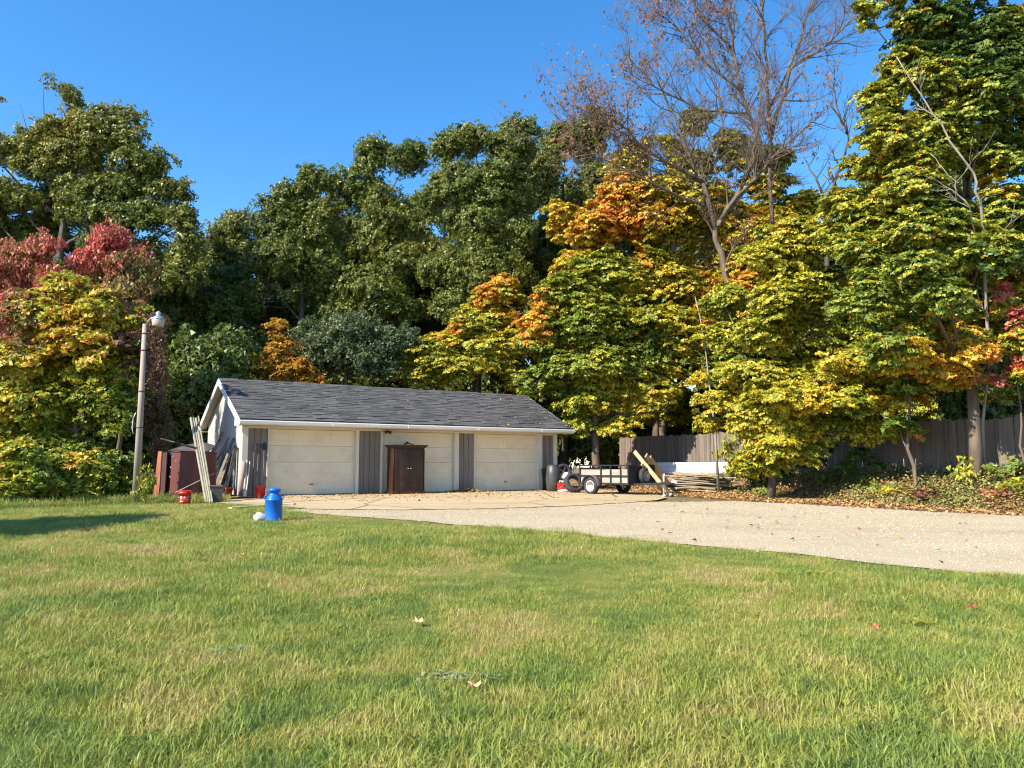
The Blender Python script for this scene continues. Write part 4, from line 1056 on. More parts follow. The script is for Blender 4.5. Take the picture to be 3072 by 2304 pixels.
b = MB(); b.add([(-1.0, -0.2, -0.02), (-0.78, -0.3, -0.02), (-0.76, -0.28, 1.43), (-0.89, -0.22, 1.43), (-0.98, -0.16, -0.02), (-0.76, -0.26, -0.02), (-0.74, -0.24, 1.43), (-0.87, -0.18, 1.43)],
    [(0, 1, 2, 3), (7, 6, 5, 4), (0, 4, 5, 1), (1, 5, 6, 2), (2, 6, 7, 3), (3, 7, 4, 0)]); b.build('flange_plate', M['rust_orange'], tank)
b = MB(); b.box((-0.72, 0.02, 0.7), (0.34, 0.03, 1.4)); b.build('slot_shade', M['dark_metal'], tank)  # dark sheet added to stand in for the shaded interior behind the slot
b = MB(); b.tube([(0.69 * math.cos(t), 0.69 * math.sin(t), 1.405) for t in np.linspace(a0, a1, 30)], 0.014, 6); b.build('rim', M['rust'], tank)
b = MB()
for px_, py_ in ((516, 1370), (512, 1402), (527, 1382), (510, 1430), (560, 1500), (583, 1492)):
    q = P(px_, py_, 21.76); b.box((q[0] - c0[0], q[1] - c0[1] + 0.02, q[2] - zt), (0.03, 0.03, 0.035))
ch_ = b.build('chip', M['white'], tank); ch_['kind'] = 'stuff'
# sheet and pipe lying on the tank
b = MB(); b.add([(-0.55, -0.35, 1.45), (0.6, -0.3, 1.42), (0.5, 0.5, 1.62), (0.1, 0.55, 1.72), (-0.4, 0.5, 1.64)], [(0, 1, 2, 3, 4)])
b.add([(-0.55, -0.35, 1.43), (0.6, -0.3, 1.40), (0.5, 0.5, 1.60), (0.1, 0.55, 1.70), (-0.4, 0.5, 1.62)], [(4, 3, 2, 1, 0)])
for i in range(5): pass
o = b.build('metal_sheet', M['dark_metal'], None, (c0[0], c0[1], zt)); tag(o, 'bent dark metal sheet lying over the open tank', 'sheet')
a_, b_ = P(482, 1316, 21.9), P(590, 1345, 21.7)
o = MB().tube([a_ - np.array([c0[0], c0[1], zt]), b_ - np.array([c0[0], c0[1], zt])], 0.028, 8).build('pipe', M['black'], None, (c0[0], c0[1], zt)); tag(o, 'black pipe laid across the top of the rusty tank', 'pipe')
# dark trough behind the tank
q = ground_z(P(455, 1470, 23.5))
b = MB(); b.tube([(-0.5, 0, 0.45), (0.9, 0.2, 0.45)], 0.36, 20); b.box((-0.3, 0, 0.07), (0.08, 0.5, 0.2)); b.box((0.6, 0.12, 0.07), (0.08, 0.5, 0.2))
o = b.build('oil_tank', M['black'], None, q); tag(o, 'black barrel shaped tank in the shade left of the rusty one', 'tank')

# siding strips leaning on the tank
rs = random.Random(12)
for i in range(4):
    ft = at_g(618 + i * 6.2, 1511); ft.z = Hf(ft.x, ft.y) + 0.035
    tp_ = Vector(P(572 + i * 7.6, 1253 + rs.uniform(-5, 5), 22.3 + 0.02 * (i % 2)))
    o = MB().beam((0, 0, 0), tp_ - ft, 0.072, 0.028, roll=rad(92 + 9 * (-1) ** i)).build('siding_strip', M['cream_metal'], None, ft)
    tag(o, 'long cream siding strip leaning in a bundle against the rusty tank', 'siding strip', 'siding strips leaning on the rusty tank')

def bucket(name, label, loc, r, h, mat, seed=0, band=None, handle=True):
    t = empty(name, loc, seed, label, 'bucket')
    b = MB(); b.lathe([(r * 0.8, 0), (r * 0.84, 0.005), (r * 0.97, h * 0.8), (r * 1.04, h * 0.8), (r * 1.04, h * 0.84), (r * 0.99, h * 0.85), (r * 1.0, h * 0.97), (r * 1.05, h), (r * 0.95, h), (r * 0.8, 0.03), (0.0, 0.025)], 24)
    b.build('body', mat, t)
    if handle:
        b = MB(); b.tube([(-r * 1.05, 0, h * 0.85), (-r * 0.9, -r * 0.75, h * 0.55), (0, -r * 1.12, h * 0.42), (r * 0.9, -r * 0.75, h * 0.55), (r * 1.05, 0, h * 0.85)], 0.004, 5); b.build('handle', M['galv'], t)
    if band:
        vs, fs = [], []
        for i in range(9):
            a = rad(-135 + 90 * i / 8)
            for z_, k_ in ((h * 0.2, 0.873), (h * 0.62, 0.946)):
                vs.append((r * k_ * math.cos(a), r * k_ * math.sin(a), z_))
        for i in range(8): fs.append((2 * i, 2 * i + 2, 2 * i + 3, 2 * i + 1))
        MB().add(vs, fs, True).build('label', band, t)
    return t
M['bucket_label'] = pmat('bucket_label', (0.6, 0.03, 0.02), (0.66, 0.05, 0.03), 4, 0.5, spots=(0.75, 0.7, 0.66), spot_scale=9, spot_at=(0.5, 0.56))
bucket('bucket', 'red plastic bucket with worn white print before the rusty tank', at_g(553, 1514), 0.165, 0.37, M['red'], 0.3, M['bucket_label'])
q = at_g(684, 1490); q.z = APZ; bucket('bucket', 'red bucket in the dappled shade at the gable corner', q, 0.13, 0.27, M['red'], 0.8)
q = at_g(781, 1497); q.z = APZ; bucket('bucket', 'red bucket standing against the left pier by the tools', q, 0.155, 0.36, M['red'], 1.8)
# dark bin
q = at_g(648, 1509); q.z = Hf(q.x, q.y) + 0.01
t = empty('bin', q, 0.3, 'dark square bin with grey lid behind the leaning siding strips', 'bin')
b = MB(); b.add([(-0.13, -0.13, 0), (0.13, -0.13, 0), (0.13, 0.13, 0), (-0.13, 0.13, 0), (-0.16, -0.16, 0.42), (0.16, -0.16, 0.42), (0.16, 0.16, 0.42), (-0.16, 0.16, 0.42)], [(0, 3, 2, 1), (0, 1, 5, 4), (1, 2, 6, 5), (2, 3, 7, 6), (3, 0, 4, 7), (4, 5, 6, 7)]); b.build('body', M['black_plastic'], t)
MB().box((0, 0, 0.445), (0.36, 0.36, 0.05), ch=0.012).build('lid', M['dark_metal'], t)
# broom
a_, b_ = at_g(476, 1508), Vector(P(641, 1421, 21.4)); a_.z += 0.05
t = empty('broom', a_, 0, 'long handled broom lying across the rusty tank foot with green bristles', 'broom')
d_ = b_ - a_
MB().tube([d_ * 0.12, d_], 0.016, 8).build('handle', M['old_wood'], t)
MB().tube([d_ * 0.08, d_ * 0.15], [0.05, 0.03], 8).build('ferrule', M['green_plastic'], t)
b = MB()
for i in range(26):
    r_ = random.Random(i); b.tube([d_ * 0.085 + Vector((r_.uniform(-.03, .03), r_.uniform(-.03, .03), 0.0)), Vector((r_.uniform(-.12, .1), r_.uniform(-.1, .1), r_.uniform(-.045, .04)))], 0.007, 4)
o = b.build('bristles', M['plank'], t); o['kind'] = 'stuff'

# poles, sticks and sheets leaning on the gable wall
rs = random.Random(31)
for i in range(11):
    v = rs.uniform(0.9, 3.1); ft = G2W(UL - 0.7 - rs.random() * 0.45, v - rs.uniform(0.0, 0.9), 0.0); ft.z = Hf(ft.x, ft.y) + 0.03
    zt_ = rs.uniform(1.2, 2.15); tp_ = G2W(UL - 0.03, v + rs.uniform(0.1, 0.5), zt_)
    if i % 3 == 0: o = MB().beam((0, 0, 0), tp_ - ft, 0.09, 0.02, roll=rs.uniform(0, 1.5)).build('leaning_board', M['plank' if i % 2 else 'dark_metal'], None, ft); tag(o, 'old board leaning in the junk heap on the gable wall', 'board', 'junk leaning on the gable wall')
    else: o = MB().tube([(0, 0, 0), (tp_ - ft) * 0.5 + Vector((0, 0, 0.02)), tp_ - ft], 0.018, 6).build('leaning_pole', M['bark_brown' if i % 2 else 'plank'], None, ft); tag(o, 'thin pole leaning in the junk heap on the gable wall', 'pole', 'poles leaning on the gable wall')
for i, (v0, v1, h_, lab) in enumerate(((1.2, 2.4, 1.35, 'large black sheet leaning under the poles on the gable wall'), (0.42, 0.62, 1.55, 'narrow dark sheet standing on the gable wall near the corner'), (0.7, 0.9, 1.6, 'narrow grey sheet next to the dark one on the gable wall'))):
    ft = G2W(UL - 0.35, (v0 + v1) / 2, 0); ft.z = Hf(ft.x, ft.y)
    tp_ = G2W(UL - 0.04, (v0 + v1) / 2, h_)
    o = MB().beam((0, 0, 0), tp_ - ft, v1 - v0, 0.02, roll=0).build('leaning_sheet', M['black' if i < 2 else 'black_plastic'], None, ft); tag(o, lab, 'sheet')
# tools on the left pier
def tool(u, kind, label, lean=0.3, h=1.75, v=-0.02):
    ft = G2W(u - 0.08, -lean, 0.0); ft.z = APZ; tp_ = G2W(u, v, h)
    d_ = tp_ - ft
    t = empty(kind, ft, 0, label, 'tool')
    MB().tube([d_ * 0.0, d_ * 0.8], 0.017, 8).build('handle', M['dark_metal'], t)
    b = MB()
    if kind == 'shovel':
        q_ = d_.to_track_quat('Z', 'Y').to_matrix().to_4x4(); T = Matrix.Translation(d_ * 0.8) @ q_
        b.add([(-0.055, 0.02, 0.02), (0.055, 0.02, 0.02), (0.065, 0, 0.17), (0, -0.02, 0.28), (-0.065, 0, 0.17), (-0.055, 0.03, 0.02), (0.055, 0.03, 0.02), (0.065, 0.012, 0.17), (0, -0.008, 0.28), (-0.065, 0.012, 0.17)], [(0, 1, 2, 3, 4), (9, 8, 7, 6, 5), (0, 5, 6, 1), (1, 6, 7, 2), (2, 7, 8, 3), (3, 8, 9, 4), (4, 9, 5, 0)], False, T)
        b.build('blade', M['black'], t)
    else:
        q_ = d_.to_track_quat('Z', 'Y').to_matrix().to_4x4(); T = Matrix.Translation(d_ * 0.8) @ q_
        for k_ in range(4): b.tube([(0, 0, 0), (-0.07 + 0.047 * k_, 0, 0.06), (-0.08 + 0.053 * k_, -0.02, 0.3)], 0.006, 5, M=T)
        b.build('tines', M['black'], t)
tool(-0.44, 'shovel', 'long handled shovel leaning blade up nearest the garage corner post')
tool(-0.31, 'garden_fork', 'garden fork leaning tines up between the shovel and bucket', h=1.72)
tool(-0.13, 'shovel', 'long handled shovel leaning nearest the left door frame', h=1.8)
for i, u in enumerate((-0.66, -0.58)):
    ft = G2W(u - 0.16, -0.42, 0); ft.z = APZ
    o = MB().beam((0, 0, 0), G2W(u, -0.06 - 0.03 * i, 1.12 - 0.04 * i) - ft, 0.06, 0.02, roll=rad(80)).build('slat', M['trim'], None, ft); tag(o, ('left' if i == 0 else 'right') + ' one of two short cream slats leaning on the corner post', 'slat')
# rolled rug at the corner
ft = G2W(-0.86, -0.22, 0); ft.z = APZ
t = MB().tube([(0, 0, 0), G2W(-0.80, -0.16, 1.1) - ft], 0.085, 14).build('rolled_rug', M['rug'], None, ft); tag(t, 'faded pinkish rolled rug standing at the garage corner', 'rug')
# loose planks on the apron
for i, (a, c, w_, mt, lab) in enumerate((((650, 1502), (762, 1496), 0.16, 'black', 'dark plank lying on the concrete near the gable corner'), ((690, 1531), (805, 1523), 0.1, 'new_wood', 'thin pale board on the concrete left of the milk can'), ((835, 1516), (884, 1519), 0.07, 'old_wood', 'short dark stick on the concrete right of the milk can'))):
    A_, B_ = at_g(*a), at_g(*c); A_.z = Hf(A_.x, A_.y) + 0.055; B_.z = Hf(B_.x, B_.y) + 0.055
    o = MB().beam((0, 0, 0), B_ - A_, w_, 0.03).build('plank', M[mt], None, A_); tag(o, lab, 'plank')

# armoire
u0 = 3.84; av = -0.86
arm = empty('armoire', G2W(u0 + 0.72, av + 0.28, 0) * 1, GROT, 'dark brown two door wooden armoire before the middle garage door', 'armoire')
arm.location.z = APZ
w_, d_, h_ = 1.16, 0.55, 1.66
MB().box((0, 0, 0.05), (w_ + 0.08, d_ + 0.05, 0.1), ch=0.012).build('plinth', M['armoire'], arm)
b = MB(); b.box((0, 0.01, 0.82), (w_, d_ - 0.03, 1.46)); b.build('case', M['armoire'], arm)
b = MB()
b.add([(-w_ / 2 - 0.01, -d_ / 2 - 0.0, 1.55), (w_ / 2 + 0.01, -d_ / 2, 1.55), (w_ / 2 + 0.01, d_ / 2, 1.55), (-w_ / 2 - 0.01, d_ / 2, 1.55), (-w_ / 2 - 0.09, -d_ / 2 - 0.08, 1.64), (w_ / 2 + 0.09, -d_ / 2 - 0.08, 1.64), (w_ / 2 + 0.09, d_ / 2, 1.64), (-w_ / 2 - 0.09, d_ / 2, 1.64)], [(0, 3, 2, 1), (0, 1, 5, 4), (1, 2, 6, 5), (2, 3, 7, 6), (3, 0, 4, 7), (4, 5, 6, 7)])
b.box((0, -0.04, 1.655), (w_ + 0.2, d_ + 0.1, 0.03), ch=0.008); b.build('cornice', M['armoire'], arm)
for s_ in (-1, 1):
    dr = empty('door', (s_ * 0.265, -d_ / 2 + 0.0, 0.1), 0, parent=arm)
    b = MB(); b.box((0, 0, 0.71), (0.52, 0.035, 1.42), ch=0.005)
    for (z0, z1) in ((0.1, 0.42), (0.52, 1.36)):
        for sx in (-1, 1): b.box((sx * 0.19, -0.022, (z0 + z1) / 2), (0.022, 0.014, z1 - z0))
        for z_ in (z0, z1): b.box((0, -0.022, z_), (0.4, 0.014, 0.022))
    for i in range(4):
        for j in range(3): b.tube([(-0.11 + i * 0.073, -0.018, 0.18 + j * 0.075), (-0.11 + i * 0.073, -0.034, 0.18 + j * 0.075)], [0.022, 0.006], 6)
    b.build('door_leaf', M['armoire'], dr)
    b = MB(); b.lathe([(0.0, 0.03), (0.016, 0.025), (0.018, 0.012), (0.008, 0.0)], 10, Matrix.Translation((-s_ * 0.215, -0.02, 0.76)) @ Matrix.Rotation(rad(90), 4, 'X')); b.build('knob', M['steel'], dr)
for sx in (-0.555, 0.555):
    b = MB()
    for k_ in range(3): b.tube([(sx - 0.018 + 0.018 * k_, -d_ / 2 - 0.002, 0.14), (sx - 0.018 + 0.018 * k_, -d_ / 2 - 0.002, 1.5)], 0.008, 6)
    o = b.build('fluting', M['armoire'], arm); o['kind'] = 'stuff'
tl = empty('grinder', arm.matrix_basis @ Vector((0.02, -0.1, 1.672)), GROT + 0.2, 'small dark power tool lying on top of the armoire', 'tool')
MB().tube([(-0.15, 0, 0.05), (-0.02, 0, 0.07), (0.0, 0, 0.06)], [0.05, 0.045, 0.03], 10).build('motor', M['black'], tl)
MB().tube([(-0.02, 0, 0.08), (0.12, 0.02, 0.04), (0.26, 0.02, 0.02)], [0.03, 0.022, 0.014], 8).build('handle', M['dark_metal'], tl)

# right end: barrel, crate, tyres
q = at_g(1660, 1476); q.z = APZ
t = empty('barrel', q, 0, 'black plastic barrel at the right corner of the garage', 'barrel')
MB().lathe([(0.21, 0), (0.24, 0.02), (0.27, 0.25), (0.275, 0.27), (0.285, 0.45), (0.285, 0.48), (0.275, 0.66), (0.27, 0.68), (0.225, 0.94), (0.2, 0.96), (0.0, 0.955)], 28).build('body', M['black_plastic'], t)
MB().lathe([(0.205, 0.95), (0.21, 0.985), (0.195, 0.985), (0.19, 0.95)], 24, cap=False).build('rim', M['black'], t)
q = G2W(10.72, -0.28, 0); q.z = APZ
t = empty('bin', q, GROT, 'black rubbish bin in the shade left of the barrel', 'bin')
b = MB(); b.lathe([(0.17, 0), (0.22, 0.8), (0.235, 0.8), (0.235, 0.84), (0.2, 0.84), (0.0, 0.8)], 20); b.build('body', M['black'], t)
q = at_g(1688, 1477); q.z = APZ
t = empty('crate', q, 0.2, 'red plastic crate holding rags beside the upright tyre', 'crate')
b = MB(); s_ = 0.15
for sx, sy, lx, ly in ((0, -1, 0.34, 0.02), (0, 1, 0.34, 0.02), (-1, 0, 0.02, 0.3), (1, 0, 0.02, 0.3)):
    for z0, z1 in ((0.0, 0.15), (0.2, 0.3)): b.box((sx * 0.16, sy * s_, (z0 + z1) / 2 + 0.02), (lx, ly, z1 - z0))
    for k_ in (-1, 1): b.box((sx * 0.16 + (k_ * 0.11 if lx > ly else 0), sy * s_ + (k_ * 0.1 if ly > lx else 0), 0.2), (min(lx, 0.1), min(ly, 0.1), 0.06))
b.box((0, 0, 0.02), (0.32, 0.3, 0.03)); b.box((0, 0, 0.26), (0.3, 0.27, 0.03))
b.build('body', M['red'], t)
for i in range(4): rock('rag_bundle', 'crumpled pale rag piled on top of the red crate', q + Vector((-0.09 + 0.06 * i, -0.05 + 0.03 * (i % 2), 0.36)), (0.06, 0.05, 0.05), 40 + i, 'rag')['group'] = 'rags on the red crate'
rock('rag', 'white crumpled rag on the ground before the red crate', q + Vector((-0.02, -0.22, 0.03)), (0.2, 0.1, 0.045), 51, 'rag').data.materials[0] = M['white']
def tyre(parent, R, w, name='tyre'):
    pr = [(R * 0.62, -w * 0.36), (R * 0.7, -w * 0.5), (R * 0.9, -w * 0.48), (R * 0.985, -w * 0.34), (R, 0), (R * 0.985, w * 0.34), (R * 0.9, w * 0.48), (R * 0.7, w * 0.5), (R * 0.62, w * 0.36), (R * 0.66, 0), (R * 0.62, -w * 0.36)]
    return MB().lathe(pr, 32, cap=False).build(name, M['rubber'], parent)
def rim(parent, R, w, mat, holes=5, name='rim'):
    b = MB(); b.lathe([(R * 0.64, w * 0.4), (R * 0.58, w * 0.44), (R * 0.52, w * 0.2), (R * 0.3, w * 0.12), (R * 0.2, w * 0.3), (0, w * 0.32)], 24)
    o = b.build(name, mat, parent)
    h_ = MB()
    for i in range(holes):
        a = 2 * math.pi * i / holes; h_.tube([(R * 0.4 * math.cos(a), R * 0.4 * math.sin(a), w * 0.05), (R * 0.4 * math.cos(a), R * 0.4 * math.sin(a), w * 0.2)], R * 0.075, 10)
    k_ = h_.build('slot', M['black'], parent); k_['kind'] = 'stuff'
    return o
q = at_g(1722, 1480)
t = empty('tyre', q + Vector((0, 0, 0.35)), 0, 'big bare black tyre leaning on edge by the red crate', 'tyre')
t.rotation_euler = (rad(62), rad(10), rad(18)); t.location.z = 0.36
tyre(t, 0.37, 0.24, 'casing')
MB().lathe([(0.225, 0.0), (0.21, 0.02), (0.20, 0.0)], 24, cap=False).build('bead', M['black'], t)
q = Vector(P(1690, 1412, 30.0)); t = empty('wheel', (q.x, q.y, 0.72), 0, 'dark spoked wheel propped up behind the big tyre', 'wheel')
t.rotation_euler = (rad(78), 0, rad(20)); tyre(t, 0.34, 0.2)
b = MB()
for i in range(5):
    a = 2 * math.pi * i / 5
    b.beam((0.03 * math.cos(a), 0.03 * math.sin(a), 0.05), (0.22 * math.cos(a), 0.22 * math.sin(a), 0.06), 0.05, 0.03)
b.lathe([(0.0, 0.07), (0.06, 0.06), (0.06, 0.02)], 14); b.lathe([(0.235, 0.06), (0.21, 0.06), (0.21, 0.0), (0.235, 0.0)], 24, cap=False)
b.build('rim', M['dark_metal'], t)
q2 = ground_z((q.x, q.y + 0.02)); o = MB().box((0, 0, 0.19), (0.5, 0.4, 0.38), ch=0.01).build('wooden_box', M['old_wood'], None, q2); tag(o, 'grey wooden box under the spoked wheel behind the tyre', 'box')
q = Vector(P(1697, 1432, 28.3)); o = MB().lathe([(0.0, -0.12), (0.1, -0.12), (0.11, 0.06), (0.06, 0.12), (0.03, 0.16), (0.0, 0.165)], 16).build('jug', M['steel'], None, (q.x, q.y, 0.62)); tag(o, 'pale plastic jug lying on the upper edge of the tyre', 'jug'); o.rotation_euler = (0.5, 0.6, 0)

# trailer
TA = rad(-47.0)
tr = empty('trailer', (3.62, 26.8, Hf(3.62, 26.8)), TA, 'small utility trailer with weathered board sides and black front', 'trailer')
tr.scale = (1.07, 1.07, 1.07)
Lh, Wh = 1.0, 0.65
fr = MB()
for sy in (-1, 1):
    for z_ in (0.36, 0.60, 0.93): fr.box((0, sy * Wh, z_), (2 * Lh, 0.045, 0.035 if z_ > .9 else 0.05))
    for x in (-Lh, -0.1, 0.3, 0.7, Lh): fr.box((x, sy * (Wh + 0.012), 0.63), (0.04, 0.035, 0.62))
for sx in (-1, 1):
    for z_ in (0.36, 0.93): fr.box((sx * Lh, 0, z_), (0.045, 2 * Wh, 0.045))
o = fr.build('frame', M['black'], tr); o['kind'] = 'stuff'
for sy in (-1, 1):
    for z0, z1 in ((0.61, 0.80), (0.37, 0.58)):
        MB().box((0, sy * (Wh - 0.03), (z0 + z1) / 2), (2 * Lh - 0.06, 0.03, z1 - z0 - 0.01), ch=0.004).build('side_board', M['old_wood'], tr)
for i in range(6): MB().box((0, -Wh + 0.11 + i * 0.214, 0.35), (2 * Lh - 0.05, 0.2, 0.03)).build('deck_board', M['old_wood'], tr)
MB().box((Lh - 0.02, 0, 0.63), (0.02, 2 * Wh - 0.05, 0.58)).build('front_panel', M['black'], tr)
MB().box((-Lh, 0, 0.6), (0.02, 2 * Wh - 0.05, 0.5)).build('tailgate', M['dark_metal'], tr)
for sy in (-1, 1):
    wh = empty('wheel', (-0.38, sy * (Wh + 0.15), 0.275), 0, parent=tr)
    wh.rotation_euler = (rad(90) * (1 if sy < 0 else -1), 0, 0)
    tyre(wh, 0.275, 0.18); rim(wh, 0.275, 0.18, M['white'])
    vs, fs = [], []
    for i in range(11):
        a = rad(180 * i / 10); 
        for y in (Wh + 0.03, Wh + 0.27):
            for r_ in (0.345, 0.335): vs.append((-0.38 + r_ * math.cos(a), sy * y, 0.28 + r_ * math.sin(a)))
    for i in range(10):
        a_, b_ = i * 4, i * 4 + 4
        fs += [(a_, b_, b_ + 2, a_ + 2), (a_ + 1, a_ + 3, b_ + 3, b_ + 1), (a_, a_ + 1, b_ + 1, b_), (a_ + 2, b_ + 2, b_ + 3, a_ + 3)]
    MB().add(vs, fs, True).build('fender', M['dark_metal'], tr)
b = MB()
for sy in (-1, 1): b.beam((Lh, sy * 0.45, 0.33), (Lh + 0.85, 0.0, 0.38), 0.05, 0.07)
b.beam((Lh + 0.75, 0, 0.4), (Lh + 1.2, 0, 0.4), 0.07, 0.07); b.build('tongue', M['black'], tr)
b = MB(); b.box((Lh + 1.24, 0, 0.43), (0.2, 0.09, 0.06), ch=0.015); b.tube([(Lh + 1.28, 0, 0.46), (Lh + 1.16, 0, 0.5)], 0.02, 8); b.build('coupler', M['steel'], tr)
b = MB(); b.tube([(Lh + 0.78, 0.09, 0.03), (Lh + 0.78, 0.09, 0.66)], 0.027, 10); b.lathe([(0.07, 0.0), (0.07, 0.02), (0.03, 0.04)], 12, Matrix.Translation((Lh + 0.78, 0.09, 0.0))); b.tube([(Lh + 0.78, 0.09, 0.66), (Lh + 0.86, 0.02, 0.67), (Lh + 0.88, 0.02, 0.6)], 0.012, 6); b.build('jack', M['steel'], tr)
sp = empty('spare_wheel', (Lh + 0.10, 0.05, 0.6), 0, parent=tr); sp.rotation_euler = (0, rad(90), 0)
tyre(sp, 0.265, 0.17); rim(sp, 0.265, 0.17, M['galv'])
MB().box((-Lh - 0.02, -Wh + 0.12, 0.42), (0.02, 0.1, 0.07)).build('tail_light', M['red'], tr)

# boards leaning on the trailer front
for i, (tx, ty, bx, by, Yt, w_, lab) in enumerate(((1903, 1354, 2012, 1489, 26.2, 0.16, 'longest pale board leaning on the trailer front'), (1938, 1366, 2004, 1478, 26.0, 0.15, 'splintered board leaning right of the longest pale board'), (1950, 1372, 2018, 1470, 26.6, 0.14, 'greyish broken board behind the splintered one'), (1925, 1392, 1990, 1478, 25.8, 0.1, 'short narrow board crossing the leaning boards'))):
    ft = at_g(bx, by); ft.z += 0.02; tp_ = Vector(P(tx, ty, Yt))
    o = MB().beam((0, 0, 0), tp_ - ft, w_, 0.03, roll=rad(62)).build('leaning_board', M['new_wood'], None, ft); tag(o, lab, 'board')

# heap of old planks
rs = random.Random(77)
pc = at_g(2090, 1476); pdir = (at_g(2185, 1474) - at_g(1998, 1474)); pdir.z = 0; pdir.normalize(); pn = Vector((-pdir.y, pdir.x, 0))
k_ = 0
for layer in range(9):
    for j in range(5 if layer < 4 else 4 if layer < 7 else 3):
        ln_ = rs.uniform(1.7, 3.1); off = rs.uniform(-0.45, 0.35) + (0.25 if layer > 3 else 0)
        base = Vector((pc.x, pc.y, Hf(pc.x, pc.y))) + pn * (-0.35 + j * 0.19 + rs.uniform(-.04, .04)) + pdir * off + Vector((0, 0, 0.09 + layer * 0.075 + rs.uniform(-.01, .01)))
        ang = rs.uniform(-0.12, 0.12) + (rs.uniform(-0.4, 0.4) if layer > 5 else 0)
        dd = (pdir * math.cos(ang) + pn * math.sin(ang)) * ln_ / 2 + Vector((0, 0, rs.uniform(-0.07, 0.07) - 0.03))
        w_ = rs.uniform(0.13, 0.19)
        o = MB().beam(-dd, dd, w_, 0.036, roll=rs.uniform(-.12, .12)).build('plank', M['plank' if rs.random() < 0.72 else 'old_wood'], None, base)
        tag(o, 'weathered plank in the untidy heap right of the trailer', 'plank', 'heap of planks right of the trailer')
for off in (-0.8, 0.75):
    q = pc + pdir * off; o = MB().beam(-pn * 0.55, pn * 0.55, 0.1, 0.09).build('bearer', M['old_wood'], None, (q.x, q.y, Hf(q.x, q.y) + 0.035)); tag(o, ('left' if off < 0 else 'right') + ' timber bearer under the heap of planks', 'timber')

# white sectional panel leaning before the fence
def fence_pt(px):                                       # fence line under a photograph column
    k_ = (px - 1536) / (FPX * 0.995); t = (FA[0] - k_ * FA[1]) / (k_ * FD[1] - FD[0]); return FA + FD * t
e0, e1 = fence_pt(2222) + FNRM * 0.55, fence_pt(1962) + FNRM * 0.55
ez = max(Hf(*e0), Hf(*e1))
wp = empty('panel_stack', (e0[0], e0[1], P(2222, 1432, e0[1])[2]), math.atan2(e1[1] - e0[1], e1[0] - e0[0]), 'white ribbed garage door panels leaning before the fence', 'door panels')
wl = float(np.linalg.norm(e1 - e0))
for i in range(3):
    b = MB(); T = Matrix.Rotation(rad(10), 4, 'X')
    b.box((wl / 2, 0, 0.11 + i * 0.21), (wl - i * 0.01, 0.05, 0.2), T, ch=0.01)
    b.build('panel', M['white'], wp)
MB().box((0.0, 0.02, 0.3), (0.03, 0.2, 0.62)).build('end_plate', M['dark_metal'], wp)
for k_ in (0.2, 0.5, 0.8):
    MB().box((wl * k_, 0.12, -0.2), (0.1, 0.1, 0.45)).build('support', M['old_wood'], wp)

# ================================================================== GROUND COVER
def inside(poly, x, y):
    poly = np.asarray(poly); n = len(poly); r = np.zeros(len(x), bool)
    j = n - 1
    for i in range(n):
        xi, yi = poly[i]; xj, yj = poly[j]
        c = ((yi > y) != (yj > y)) & (x < (xj - xi) * (y - yi) / (yj - yi + 1e-12) + xi)
        r ^= c; j = i
    return r
GRAVEL_POLY = np.array(EDGE + FAR[::-1]); APRON_POLY = np.array(APRON_N + APRON_F[::-1]); LAWN_POLY = np.array(LAWN_N + LAWN_F[::-1])

